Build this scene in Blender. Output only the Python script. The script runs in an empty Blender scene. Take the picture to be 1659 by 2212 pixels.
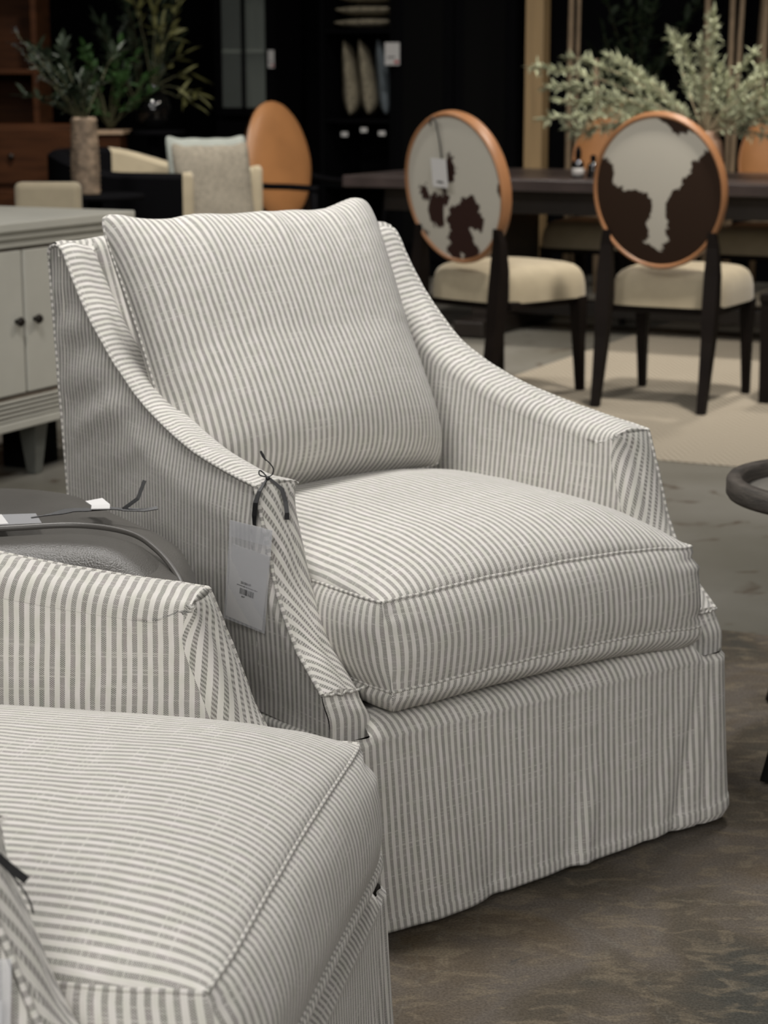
import bpy, bmesh, math, random
from mathutils import Vector, Matrix, noise
random.seed(7)
PI = math.pi
C = bpy.context.scene.collection
sin, cos, sqrt = math.sin, math.cos, math.sqrt
def R(d): return math.radians(d)
def nz(x, y=0.0, z=0.0): return noise.noise(Vector((x, y, z)))
def sstep(a, b, x):
    t = max(0.0, min(1.0, (x-a)/(b-a))); return t*t*(3-2*t)
def lerp(a, b, t): return a+(b-a)*t
def gauss(x, m, s): return math.exp(-((x-m)/s)**2)
def interp(tab, x):
    if x <= tab[0][0]: return tab[0][1]
    for (x0, y0), (x1, y1) in zip(tab, tab[1:]):
        if x <= x1: return lerp(y0, y1, (x-x0)/(x1-x0))
    return tab[-1][1]

# ------------------------------------------------------------------ materials
def nodes(m):
    m.use_nodes = True
    return m.node_tree.nodes, m.node_tree.links, m.node_tree.nodes['Principled BSDF']
def mat(name, col, rough=.6, var=.0, scale=8, bump=0, bscale=60, metal=0, spec=.5, col2=None, sheen=0, stretch=None, coat=0):
    m = bpy.data.materials.new(name); n, l, b = nodes(m)
    b.inputs['Base Color'].default_value = (*col, 1); b.inputs['Roughness'].default_value = rough
    b.inputs['Metallic'].default_value = metal; b.inputs['Specular IOR Level'].default_value = spec
    b.inputs['Sheen Weight'].default_value = sheen; b.inputs['Coat Weight'].default_value = coat
    tc = n.new('ShaderNodeTexCoord'); src = tc.outputs['Object']
    if stretch:
        mp = n.new('ShaderNodeMapping'); mp.inputs['Scale'].default_value = stretch
        l.new(src, mp.inputs['Vector']); src = mp.outputs['Vector']
    if var or col2:
        t = n.new('ShaderNodeTexNoise'); t.inputs['Scale'].default_value = scale; t.inputs['Detail'].default_value = 6
        l.new(src, t.inputs['Vector'])
        r = n.new('ShaderNodeValToRGB'); c2 = col2 or tuple(c*(1-var) for c in col)
        r.color_ramp.elements[0].position = .35; r.color_ramp.elements[1].position = .65
        r.color_ramp.elements[0].color = (*c2, 1); r.color_ramp.elements[1].color = (*col, 1)
        l.new(t.outputs['Fac'], r.inputs['Fac']); l.new(r.outputs['Color'], b.inputs['Base Color'])
    if bump:
        t = n.new('ShaderNodeTexNoise'); t.inputs['Scale'].default_value = bscale; t.inputs['Detail'].default_value = 3
        l.new(src, t.inputs['Vector'])
        bp = n.new('ShaderNodeBump'); bp.inputs['Strength'].default_value = bump; bp.inputs['Distance'].default_value = .004
        l.new(t.outputs['Fac'], bp.inputs['Height']); l.new(bp.outputs['Normal'], b.inputs['Normal'])
    return m

def fabric_material():
    m = bpy.data.materials.new('striped_linen'); n, l, b = nodes(m)
    def M(op, a, bb=None, c=None):
        x = n.new('ShaderNodeMath'); x.operation = op
        for i, v in enumerate((a, bb, c)):
            if v is None: continue
            if isinstance(v, (int, float)): x.inputs[i].default_value = v
            else: l.new(v, x.inputs[i])
        return x.outputs[0]
    uv = n.new('ShaderNodeUVMap'); uv.uv_map = 'UVMap'
    sp = n.new('ShaderNodeSeparateXYZ'); l.new(uv.outputs['UV'], sp.inputs[0]); u, v = sp.outputs['X'], sp.outputs['Y']
    def noi(su, sv, det=2):
        cb = n.new('ShaderNodeCombineXYZ'); l.new(M('MULTIPLY', u, su), cb.inputs[0]); l.new(M('MULTIPLY', v, sv), cb.inputs[1])
        t = n.new('ShaderNodeTexNoise'); t.inputs['Scale'].default_value = 1; t.inputs['Detail'].default_value = det
        l.new(cb.outputs[0], t.inputs['Vector']); return t.outputs['Fac']
    wob = M('MULTIPLY', M('SUBTRACT', noi(30, 25), .5), .0016)
    uu = M('ADD', u, wob)
    fr = M('FRACT', M('DIVIDE', uu, .0115))
    tri = M('ABSOLUTE', M('SUBTRACT', fr, .5))                 # 0 mid dark stripe .. .5 mid light stripe
    st = n.new('ShaderNodeMapRange'); st.interpolation_type = 'SMOOTHSTEP'
    st.inputs['From Min'].default_value = .275; st.inputs['From Max'].default_value = .215
    l.new(tri, st.inputs['Value']); stripe = st.outputs['Result']
    ck = M('MODULO', M('ABSOLUTE', M('ADD', M('FLOOR', M('DIVIDE', uu, .0014375)), M('FLOOR', M('DIVIDE', v, .00108)))), 2)
    slub = n.new('ShaderNodeMapRange'); slub.inputs['From Min'].default_value = .55; slub.inputs['From Max'].default_value = .74
    l.new(noi(9, 420, 3), slub.inputs['Value'])
    yarn = noi(170, 30, 2)
    dk = n.new('ShaderNodeValToRGB'); e = dk.color_ramp.elements
    e[0].position = .3; e[0].color = (.066, .076, .062, 1); e[1].position = .7; e[1].color = (.104, .074, .084, 1)
    e2 = dk.color_ramp.elements.new(.5); e2.color = (.084, .080, .070, 1)
    l.new(yarn, dk.inputs['Fac'])
    fac = M('MULTIPLY', stripe, M('SUBTRACT', M('ADD', M('MULTIPLY', ck, .60), .27), M('MULTIPLY', slub.outputs['Result'], .42)))
    fac = M('MULTIPLY', fac, M('ADD', .82, M('MULTIPLY', noi(60, 14, 3), .36)))
    mx = n.new('ShaderNodeMix'); mx.data_type = 'RGBA'
    lt = n.new('ShaderNodeValToRGB'); lt.color_ramp.elements[0].position = .35; lt.color_ramp.elements[1].position = .65
    lt.color_ramp.elements[0].color = (.60, .59, .53, 1); lt.color_ramp.elements[1].color = (.66, .63, .60, 1)
    l.new(noi(90, 40, 3), lt.inputs['Fac'])
    l.new(lt.outputs['Color'], mx.inputs[6]); l.new(dk.outputs['Color'], mx.inputs[7]); l.new(fac, mx.inputs[0])
    l.new(mx.outputs[2], b.inputs['Base Color'])
    b.inputs['Roughness'].default_value = .9; b.inputs['Specular IOR Level'].default_value = .15
    b.inputs['Sheen Weight'].default_value = .15; b.inputs['Sheen Roughness'].default_value = .6
    bp = n.new('ShaderNodeBump'); bp.inputs['Strength'].default_value = .35; bp.inputs['Distance'].default_value = .0004
    l.new(M('ADD', ck, M('MULTIPLY', noi(300, 500), 1.2)), bp.inputs['Height'])
    bp2 = n.new('ShaderNodeBump'); bp2.inputs['Strength'].default_value = .5; bp2.inputs['Distance'].default_value = .006
    l.new(noi(13, 11, 3), bp2.inputs['Height']); l.new(bp.outputs['Normal'], bp2.inputs['Normal'])
    l.new(bp2.outputs['Normal'], b.inputs['Normal'])
    return m
FAB = fabric_material()
BLACKRIB = mat('black_ribbon', (.008, .008, .009), .5)
DARKWOOD = mat('dark_stained_wood', (.020, .0145, .0115), .42, var=.4, scale=5, stretch=(1, 12, 1))
DARKLEG = mat('espresso_leg_wood', (.009, .0062, .005), .6, spec=.12, var=.3, scale=9)
TABLEWOOD = mat('dark_table_wood', (.048, .036, .034), .34, var=.35, scale=3, stretch=(2, 16, 2), bump=.2, bscale=20)
BLACK = mat('black_lacquer', (.0035, .0035, .0042), .7, spec=.03)
BLACKM = mat('matt_black', (.005, .005, .005), .8, spec=.04)
TAN = mat('tan_leather', (.36, .165, .062), .42, var=.18, scale=5, bump=.15, bscale=150, spec=.5)
TANP = mat('tan_leather_trim', (.33, .155, .068), .42, var=.2, scale=6, bump=.1, bscale=150)
CREAM = mat('cream_fabric', (.37, .315, .215), .75, var=.08, scale=20, bump=.12, bscale=300, sheen=.2)
GREYL = mat('charcoal_leather', (.078, .073, .065), .40, var=.18, scale=10, bump=.28, bscale=420, spec=.5)
GREYP = mat('charcoal_leather_piping', (.085, .080, .073), .4)
WHITEP = mat('white_card', (.62, .61, .60), .6)
PRINT = mat('black_print', (.03, .03, .03), .7)
REDP = mat('red_print', (.45, .05, .05), .6)
KNOB = mat('dark_bronze_knob', (.02, .016, .013), .35, metal=.6)
METAL = mat('black_metal', (.01, .01, .01), .4, metal=.3)
CABP = mat('grey_painted_wood', (.52, .51, .45), .5, var=.07, scale=6, bump=.12, bscale=40)
CABG = mat('dark_groove_paint', (.16, .13, .10), .7, var=.3, scale=20)  # darker brown for the door joints and moulding gaps
CABLEG = mat('shaded_leg_paint', (.13, .135, .12), .5, var=.1)  # shade under the sideboard put into the leg colour
RIMW = mat('weathered_grey_wood', (.085, .072, .06), .6, var=.55, scale=5, bump=.6, bscale=30, stretch=(4, 4, 40))
TRAYM = mat('brushed_tray_surface', (.22, .205, .18), .45, var=.15, scale=8)
POSTW = mat('pale_timber', (.30, .205, .10), .6, var=.2, scale=4, stretch=(10, 10, .6))
POLEW = mat('pale_bark_pole', (.42, .31, .20), .75, var=.35, scale=12, stretch=(3, 3, 1))
BROWNW = mat('reddish_brown_wood', (.050, .0185, .007), .6, spec=.08, var=.4, scale=4, stretch=(1, 1, 9))
PALETOP = mat('pale_wood_top', (.40, .28, .18), .45, var=.2)
WOVEN = mat('woven_cane', (.30, .22, .15), .7, var=.65, scale=26, bump=.8, bscale=40)
GLOSS = mat('black_glaze', (.004, .004, .004), .06, spec=.6)
LEAFG = mat('green_leaf', (.035, .095, .02), .6, var=.5, scale=9)
LEAFY = mat('yellow_green_leaf', (.14, .14, .045), .6, var=.4, scale=9)
LEAFD = mat('dark_green_leaf', (.018, .034, .013), .6, var=.5, scale=9)
LEAFW = mat('silvery_leaf', (.07, .075, .075), .7, var=.4, scale=9)
DUSTY = mat('dusty_sage_leaf', (.50, .53, .36), .85, var=.45, scale=22)
STEM = mat('dusty_stem', (.34, .28, .18), .8)
STEMD = mat('dark_stem', (.05, .05, .02), .8)
KNIT = mat('oatmeal_knit', (.235, .21, .165), .9, var=.25, scale=60, bump=1, bscale=160)
PBLUE = mat('pale_blue_linen', (.27, .29, .265), .85, var=.15, scale=14)
PTEX = mat('textured_cream_weave', (.34, .30, .215), .9, var=.45, scale=45, bump=.8, bscale=80)
PDARK = mat('slate_blue_linen', (.15, .18, .20), .9, var=.2, scale=20)
WALLM = mat('near_black_wall', (.006, .006, .007), .9, var=.2, scale=2, spec=.03)
CEILM = mat('dark_ceiling', (.012, .012, .012), .9)
PLAST = bpy.data.materials.new('clear_plastic')
_n, _l, _b = nodes(PLAST)
_b.inputs['Base Color'].default_value = (.78, .79, .82, 1); _b.inputs['Roughness'].default_value = .12
_b.inputs['Alpha'].default_value = .30; _b.inputs['Specular IOR Level'].default_value = .8
GLASS = bpy.data.materials.new('cabinet_glass')
_n, _l, _b = nodes(GLASS)
_b.inputs['Base Color'].default_value = (.4, .45, .42, 1); _b.inputs['Roughness'].default_value = .08
_b.inputs['Alpha'].default_value = .18
INNER = mat('pale_cabinet_interior', (.30, .33, .28), .7)

def floor_material():
    m = bpy.data.materials.new('mottled_concrete'); n, l, b = nodes(m)
    tc = n.new('ShaderNodeTexCoord')
    def noi(s, d=6, dist=0):
        t = n.new('ShaderNodeTexNoise'); t.inputs['Scale'].default_value = s; t.inputs['Detail'].default_value = d
        t.inputs['Distortion'].default_value = dist; l.new(tc.outputs['Object'], t.inputs['Vector']); return t.outputs['Fac']
    r1 = n.new('ShaderNodeValToRGB'); r1.color_ramp.elements[0].position = .35; r1.color_ramp.elements[1].position = .65
    r1.color_ramp.elements[0].color = (.155, .146, .120, 1); r1.color_ramp.elements[1].color = (.22, .21, .185, 1)
    l.new(noi(1.6), r1.inputs['Fac'])
    r2 = n.new('ShaderNodeValToRGB'); r2.color_ramp.elements[0].position = .60; r2.color_ramp.elements[1].position = .70
    r2.color_ramp.elements[0].color = (0, 0, 0, 1); r2.color_ramp.elements[1].color = (.8, .8, .8, 1)
    l.new(noi(7, 3, .6), r2.inputs['Fac'])
    mx = n.new('ShaderNodeMix'); mx.data_type = 'RGBA'; l.new(r2.outputs['Color'], mx.inputs[0])
    l.new(r1.outputs['Color'], mx.inputs[6]); mx.inputs[7].default_value = (.075, .052, .034, 1)
    l.new(mx.outputs[2], b.inputs['Base Color']); b.inputs['Roughness'].default_value = .38
    b.inputs['Specular IOR Level'].default_value = .4
    return m
def rug_material():
    m = bpy.data.materials.new('vintage_rug_pile'); n, l, b = nodes(m)
    tc = n.new('ShaderNodeTexCoord')
    def noi(s, d=6, dist=0, st=None):
        src = tc.outputs['Object']
        if st:
            mp = n.new('ShaderNodeMapping'); mp.inputs['Scale'].default_value = st; mp.inputs['Location'].default_value = (3.1, 1.7, 0)
            l.new(src, mp.inputs['Vector']); src = mp.outputs['Vector']
        t = n.new('ShaderNodeTexNoise'); t.inputs['Scale'].default_value = s; t.inputs['Detail'].default_value = d
        t.inputs['Distortion'].default_value = dist; l.new(src, t.inputs['Vector']); return t.outputs['Fac']
    def ramp(f, stops):
        r = n.new('ShaderNodeValToRGB'); r.color_ramp.elements[0].position = stops[0][0]; r.color_ramp.elements[0].color = (*stops[0][1], 1)
        r.color_ramp.elements[1].position = stops[-1][0]; r.color_ramp.elements[1].color = (*stops[-1][1], 1)
        for p, c in stops[1:-1]: r.color_ramp.elements.new(p).color = (*c, 1)
        l.new(f, r.inputs['Fac']); return r.outputs['Color']
    def mix(f, a, c):
        x = n.new('ShaderNodeMix'); x.data_type = 'RGBA'
        l.new(f, x.inputs[0]); l.new(a, x.inputs[6])
        if isinstance(c, tuple): x.inputs[7].default_value = (*c, 1)
        else: l.new(c, x.inputs[7])
        return x.outputs[2]
    base = ramp(noi(3.2, 5, .8), [(.30, (.066, .064, .055)), (.44, (.098, .082, .062)), (.55, (.128, .110, .092)), (.70, (.112, .086, .056))])
    leaf = ramp(noi(19, 9, .9, (1, 1.7, 1)), [(.51, (0, 0, 0)), (.64, (.50, .50, .50))])
    c = mix(leaf, base, (.205, .168, .118))
    vein = ramp(noi(3.5, 6, .3), [(.492, (0, 0, 0)), (.50, (.3, .3, .3)), (.508, (0, 0, 0))])
    c = mix(vein, c, (.17, .155, .125))
    blue = ramp(noi(4.3, 5, 1.4, (1.3, 1, 1)), [(.66, (0, 0, 0)), (.70, (.8, .8, .8))])
    c = mix(blue, c, (.035, .045, .055))
    fine = ramp(noi(260, 2), [(.3, (.72, .72, .72)), (.7, (1.18, 1.18, 1.18))])
    mu = n.new('ShaderNodeMix'); mu.data_type = 'RGBA'; mu.blend_type = 'MULTIPLY'; mu.inputs[0].default_value = 1
    l.new(c, mu.inputs[6]); l.new(fine, mu.inputs[7]); l.new(mu.outputs[2], b.inputs['Base Color'])
    b.inputs['Roughness'].default_value = .95; b.inputs['Specular IOR Level'].default_value = .1
    bp = n.new('ShaderNodeBump'); bp.inputs['Strength'].default_value = .5; bp.inputs['Distance'].default_value = .003
    l.new(noi(220, 3), bp.inputs['Height']); l.new(bp.outputs['Normal'], b.inputs['Normal'])
    return m
def herring_material():
    m = bpy.data.materials.new('beige_herringbone_rug'); n, l, b = nodes(m)
    tc = n.new('ShaderNodeTexCoord'); sp = n.new('ShaderNodeSeparateXYZ'); l.new(tc.outputs['Object'], sp.inputs[0])
    def M(op, a, bb=None):
        x = n.new('ShaderNodeMath'); x.operation = op
        for i, v in enumerate((a, bb)):
            if v is None: continue
            if isinstance(v, (int, float)): x.inputs[i].default_value = v
            else: l.new(v, x.inputs[i])
        return x.outputs[0]
    zig = M('ABSOLUTE', M('SUBTRACT', M('FRACT', M('DIVIDE', sp.outputs[0], .16)), .5))
    ph = M('FRACT', M('DIVIDE', M('ADD', sp.outputs[1], M('MULTIPLY', zig, .26)), .042))
    t = M('ABSOLUTE', M('SUBTRACT', ph, .5))
    r = n.new('ShaderNodeValToRGB'); r.color_ramp.elements[0].position = .12; r.color_ramp.elements[1].position = .34
    r.color_ramp.elements[0].color = (.23, .20, .155, 1); r.color_ramp.elements[1].color = (.37, .33, .265, 1)
    l.new(t, r.inputs['Fac']); l.new(r.outputs['Color'], b.inputs['Base Color']); b.inputs['Roughness'].default_value = .95
    b.inputs['Specular IOR Level'].default_value = .1
    return m
def attr_material(name, rough=.7):
    m = bpy.data.materials.new(name); n, l, b = nodes(m)
    a = n.new('ShaderNodeAttribute'); a.attribute_name = 'hide'
    l.new(a.outputs['Color'], b.inputs['Base Color']); b.inputs['Roughness'].default_value = rough
    b.inputs['Specular IOR Level'].default_value = .2
    return m
HIDE = attr_material('cowhide')

# ------------------------------------------------------------------ helpers
def link(name, me, m, parent=None):
    o = bpy.data.objects.new(name, me); C.objects.link(o)
    if m is not None: me.materials.append(m)
    if parent is not None: o.parent = parent
    return o
def tag(o, label, cat, group=None):
    o['label'] = label; o['category'] = cat
    if group: o['group'] = group
    return o
def thing(name, label, cat, loc=(0, 0, 0), rz=0, group=None):
    o = bpy.data.objects.new(name, None); C.objects.link(o); o.location = loc; o.rotation_euler = (0, 0, rz)
    o.empty_display_size = .1
    return tag(o, label, cat, group)
def struct(o): o['kind'] = 'structure'; return o
def smooth(me):
    me.polygons.foreach_set('use_smooth', [True]*len(me.polygons))
def grids(name, gs, m, parent=None, flat=False):
    """gs: list of (rows of (pos), rows of (uv)); one mesh"""
    vs, fs, us = [], [], []
    for P, U in gs:
        b = len(vs); nr, nc = len(P), len(P[0])
        for r in range(nr):
            for c in range(nc): vs.append(P[r][c]); us.append(U[r][c] if U else (0, 0))
        for r in range(nr-1):
            for c in range(nc-1):
                fs.append((b+r*nc+c, b+r*nc+c+1, b+(r+1)*nc+c+1, b+(r+1)*nc+c))
    me = bpy.data.meshes.new(name); me.from_pydata(vs, [], fs)
    uvl = me.uv_layers.new(name='UVMap')
    li = [0]*len(me.loops); me.loops.foreach_get('vertex_index', li)
    flatuv = []
    for i in li: flatuv += us[i]
    uvl.data.foreach_set('uv', flatuv)
    if not flat: smooth(me)
    me.update(); return link(name, me, m, parent)
def fin(bm, name, m, parent=None, sm=False, bev=0, seg=2):
    if bev: bmesh.ops.bevel(bm, geom=bm.edges[:], offset=bev, segments=seg, profile=.5, affect='EDGES', clamp_overlap=True)
    bmesh.ops.recalc_face_normals(bm, faces=bm.faces[:])
    me = bpy.data.meshes.new(name); bm.to_mesh(me); bm.free()
    if sm: smooth(me)
    return link(name, me, m, parent)
def add_box(bm, c, s, rz=0, rx=0):
    M = Matrix.Translation(c) @ Matrix.Rotation(rz, 4, 'Z') @ Matrix.Rotation(rx, 4, 'X') @ Matrix.Diagonal((s[0], s[1], s[2], 1))
    return bmesh.ops.create_cube(bm, size=1, matrix=M)['verts']
def box(name, c, s, m, parent=None, bev=.004, rz=0, rx=0):
    bm = bmesh.new(); add_box(bm, c, s, rz, rx); return fin(bm, name, m, parent, bev=bev)
def tube_bm(bm, pts, rad, seg=8, sx=1.0, caps=True, flatdir=None):
    pts = [Vector(p) for p in pts]; rings = []; N = None
    for i, p in enumerate(pts):
        t = (pts[min(i+1, len(pts)-1)]-pts[max(i-1, 0)])
        if t.length < 1e-9: t = Vector((0, 0, 1))
        t.normalize()
        if N is None:
            N = Vector(flatdir) if flatdir else (Vector((0, 0, 1)) if abs(t.z) < .9 else Vector((1, 0, 0)))
        N = (N - t*N.dot(t)); N.normalize(); B = t.cross(N)
        r = rad[i] if isinstance(rad, (list, tuple)) else rad
        rings.append([bm.verts.new(p + N*(cos(2*PI*k/seg)*r*sx) + B*(sin(2*PI*k/seg)*r)) for k in range(seg)])
    for a, b in zip(rings, rings[1:]):
        for k in range(seg): bm.faces.new((a[k], a[(k+1) % seg], b[(k+1) % seg], b[k]))
    if caps:
        bm.faces.new(rings[0][::-1]); bm.faces.new(rings[-1])
def tube(name, pts, rad, m, parent=None, seg=8, sx=1.0, flatdir=None):
    bm = bmesh.new(); tube_bm(bm, pts, rad, seg, sx, True, flatdir); return fin(bm, name, m, parent, sm=True)
def sq_tube(name, pts, hs, m, parent=None, bev=.003):
    """square section sweep; hs: list of (half x, half y)"""
    bm = bmesh.new(); rings = []
    for p, (hx, hy) in zip(pts, hs):
        rings.append([bm.verts.new((p[0]+a*hx, p[1]+b*hy, p[2])) for a, b in ((-1, -1), (1, -1), (1, 1), (-1, 1))])
    for a, b in zip(rings, rings[1:]):
        for k in range(4): bm.faces.new((a[k], a[(k+1) % 4], b[(k+1) % 4], b[k]))
    bm.faces.new(rings[0][::-1]); bm.faces.new(rings[-1])
    o = fin(bm, name, m, parent, sm=False)
    return o
def fab_tube(name, pts, r, parent, seg=8, m=None, puff=0):
    """fabric covered piping with stripes running across it"""
    pts = [Vector(p) for p in pts]; P, U = [], []; s = 0; N = Vector((0, 0, 1))
    for i, p in enumerate(pts):
        t = (pts[min(i+1, len(pts)-1)]-pts[max(i-1, 0)]).normalized()
        if i: s += (p-pts[i-1]).length
        n_ = N - t*N.dot(t)
        if n_.length < .05: n_ = Vector((1, 0, 0)) - t*t.x
        n_.normalize(); b = t.cross(n_)
        rr = r*(1+puff*(nz(s*70, 3.3)))
        P.append([p + n_*(cos(2*PI*k/seg)*rr) + b*(sin(2*PI*k/seg)*rr) for k in range(seg+1)])
        U.append([(s, k*.003) for k in range(seg+1)])
    return grids(name, [(P, U)], m or FAB, parent)
def lathe(name, prof, m, parent=None, seg=32, c=(0, 0, 0), sm=True):
    bm = bmesh.new(); rings = []
    for r, z in prof:
        rings.append([bm.verts.new((c[0]+r*cos(2*PI*k/seg), c[1]+r*sin(2*PI*k/seg), c[2]+z)) for k in range(seg)])
    for a, b in zip(rings, rings[1:]):
        for k in range(seg): bm.faces.new((a[k], a[(k+1) % seg], b[(k+1) % seg], b[k]))
    if prof[0][0] > 1e-4: bm.faces.new(rings[0][::-1])
    if prof[-1][0] > 1e-4: bm.faces.new(rings[-1])
    bmesh.ops.remove_doubles(bm, verts=bm.verts[:], dist=1e-6)
    return fin(bm, name, m, parent, sm=sm)
def dup(root, loc, rz, label, group=None):
    r = root.copy(); C.objects.link(r); r.location = loc; r.rotation_euler = (0, 0, rz); r['label'] = label
    if group: r['group'] = group
    for ch in list(root.children):
        c = ch.copy(); C.objects.link(c); c.parent = r
        for g in ch.children:
            d = g.copy(); C.objects.link(d); d.parent = c
    return r
def ribbon(name, pts, w, m, parent, side=(0, 0, 1), th=.0007):
    """thin flat strip with thickness; w may be a list"""
    pts = [Vector(p) for p in pts]; bm = bmesh.new(); rings = []
    for i, p in enumerate(pts):
        t = (pts[min(i+1, len(pts)-1)]-pts[max(i-1, 0)]).normalized()
        sd = side[i] if isinstance(side, list) else side
        s_ = Vector(sd); s_ = (s_-t*s_.dot(t)).normalized(); nn = t.cross(s_)
        ww = (w[i] if isinstance(w, list) else w)/2
        rings.append([bm.verts.new(p+s_*a*ww+nn*b*th) for a, b in ((-1, -1), (1, -1), (1, 1), (-1, 1))])
    for a, b in zip(rings, rings[1:]):
        for k in range(4): bm.faces.new((a[k], a[(k+1) % 4], b[(k+1) % 4], b[k]))
    bm.faces.new(rings[0][::-1]); bm.faces.new(rings[-1])
    return fin(bm, name, m, parent)

# ------------------------------------------------------------------ camera
CAMH = 1.1792
cam = bpy.data.cameras.new('camera'); co = bpy.data.objects.new('camera', cam); C.objects.link(co)
co.location = (0, 0, CAMH); co.rotation_euler = (R(90-12.366), 0, 0)
cam.sensor_fit = 'VERTICAL'; cam.sensor_height = 36; cam.lens = 36*4210.2/2212
cam.dof.use_dof = True; cam.dof.focus_distance = 2.35; cam.dof.aperture_fstop = 8.5; cam.clip_end = 60
bpy.context.scene.camera = co
G = R(-26.2)                                            # the shop's grid is turned against the camera
B2 = Vector((cos(G), sin(G), 0)); A2 = Vector((-sin(G), cos(G), 0))

# ------------------------------------------------------------------ armchair
PATH = [(.899, .890), (.893, .907), (.868, .914), (.845, .905), (.82, .872), (.79, .836), (.755, .800), (.715, .767), (.665, .730), (.59, .693), (.50, .664), (.40, .643),
        (.31, .630), (.218, .620), (.209, .617), (.204, .608), (.197, .590), (.176, .535), (.150, .468), (.108, .404), (.075, .375), (.044, .350)]
def catmull(P, n):
    out = []
    for i in range(len(P)-1):
        p0 = P[max(i-1, 0)]; p1 = P[i]; p2 = P[i+1]; p3 = P[min(i+2, len(P)-1)]
        for k in range(n):
            t = k/n
            out.append(tuple(.5*((2*p1[j])+(-p0[j]+p2[j])*t+(2*p0[j]-5*p1[j]+4*p2[j]-p3[j])*t*t+(-p0[j]+3*p1[j]-3*p2[j]+p3[j])*t**3) for j in range(len(p1))))
    out.append(tuple(P[-1])); return out
PD = catmull(PATH, 6)
def hw_at(y): return interp([(0, .386), (.25, .386), (.38, .378), (.5, .363), (.65, .347), (.9, .345)], y)
ZB = .285
def side_bulge(y, z, sx, seed):
    d = 0.0
    m = sstep(.45, .66, y)*sstep(.52, .68, z)
    ph = (z + .42*(y-.6) + .012*nz(y*5, z*4, seed))
    d += .0034*m*sin(ph*2*PI/.085)*(.25+1.5*abs(nz(z*7, y*4, seed+2)))
    m2 = sstep(.05, .25, y)*sstep(.9, .6, y)
    d += .010*m2*sin(PI*min(1, max(0, (z-ZB)/.5)))
    d += .004*nz(y*7, z*5, seed)
    return d*sstep(.03, .12, y)*lerp(.35, 1, sstep(.88, .76, y))
def build_arm(sx, parent, seed, fwd=0.0):
    th = .072; gs = []
    PD_ = [(y-fwd*sstep(.42, .22, y), z) for y, z in PD]
    n = len(PD_); S = [0]
    for i in range(1, n): S.append(S[-1]+math.hypot(PD_[i][0]-PD_[i-1][0], PD_[i][1]-PD_[i-1][1]))
    nrm = []
    for i in range(n):
        a = PD_[max(i-1, 0)]; b = PD_[min(i+1, n-1)]; ty, tz = b[0]-a[0], b[1]-a[1]; L = math.hypot(ty, tz)
        ny, nz_ = tz/L, -ty/L
        if nz_ < 0: ny, nz_ = -ny, -nz_
        nrm.append((ny, nz_))
    si = next(i for i in range(n) if PD[i][0] < .2105)
    # stripe coordinate: across the band on the arm top; from the front corner seam on, diagonal down the panel
    def ff(i): return 0.0 if i <= si else 1.0
    def E1(i): return S[i] if i <= si else S[si]+(PD_[si][0]-PD_[i][0])
    def U_(i, q, front=False):
        if front: return E1(i)+.78*th*((1-q)+.28*(1-q*q))
        return E1(i)-.06*th*q
    def rr(i): return .028-.021*math.exp(-((S[i]-S[si])/.026)**2)
    NO, NT, NI = 34, 12, 22
    outer_P, outer_U, top_P, top_U, in_P, in_U = [], [], [], [], [], []
    ext = [(lerp(.044, .026, sstep(0, .6, t))-fwd-.0005, max(.2865, lerp(.350, .283, t))) for t in (.12, .24, .36, .48, .6, .8, 1)]
    for i in range(n+len(ext)):
        y, z = PD_[i] if i < n else ext[i-n]; ny, nzz = nrm[min(i, n-1)]; w = hw_at(y)
        yb = (.026-fwd)+(y-(.026-fwd))*(.83-.027)/(.899-.026)
        row, ru = [], []
        for j in range(NO+1):
            t = j/NO; yy, zz = lerp(yb, y-ny*.004, t), lerp(ZB, z-nzz*.004, t)
            dx = side_bulge(yy, zz, sx, seed)*min(1, (1-t)*6)*min(1, t*6+.1)
            row.append((sx*(lerp(.386 if yy < .3 else hw_at(yy)+.004, w, t)+dx), yy, zz)); ru.append((yy+.0015*nz(zz*12, yy*4, seed), zz))
        outer_P.append(row); outer_U.append(ru)
    topF_P, topF_U = [], []
    for i in range(n):
        y, z = PD_[i]; ny, nzz = nrm[i]; w = hw_at(y); r = rr(i)
        for front in ((False, True) if i == si else ((False,) if i < si else (True,))):
            row, ru = [], []
            for j in range(NT+1):
                t = j/NT; q = t*(th-r)/th
                puff = .006*sin(PI*t)+.003*nz(S[i]*14, t*2, seed+5)*min(1, t*4)*min(1, (1-t)*4)
                if t == 0: puff = -.001
                row.append((sx*(w-q*th), y+ny*puff, z+nzz*puff)); ru.append((U_(i, q, front)+.0012*nz(S[i]*20, t*3, seed+8)*(1-t), q*th))
            for j in range(1, 9):
                a = PI/2*j/8; o = -r*(1-cos(a)); q = 1-r/th+(r/th)*j/8
                row.append((sx*(w-(th-r)-r*sin(a)), y+ny*o, z+nzz*o)); ru.append((U_(i, q, front), q*th+r*.57*j/8))
            if front: topF_P.append(row); topF_U.append(ru)
            else: top_P.append(row); top_U.append(ru)
    # inner face: columns fan from the arm top to the base, the last one follows the front edge
    fr = [(PD_[i][0]-nrm[i][0]*rr(i), PD_[i][1]-nrm[i][1]*rr(i)) for i in range(si, n)]+[(.050-fwd, .31), (.048-fwd, .285)]
    fu = [E1(i)-E1(si) for i in range(si, n)]; fu += [fu[-1]+.02, fu[-1]+.03]
    for j in range(1, len(fr)):
        if fr[j][1] > fr[j-1][1]-.0004: fr[j] = (fr[j][0], fr[j-1][1]-.0004)
    fy, fz = fr[0]
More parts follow.
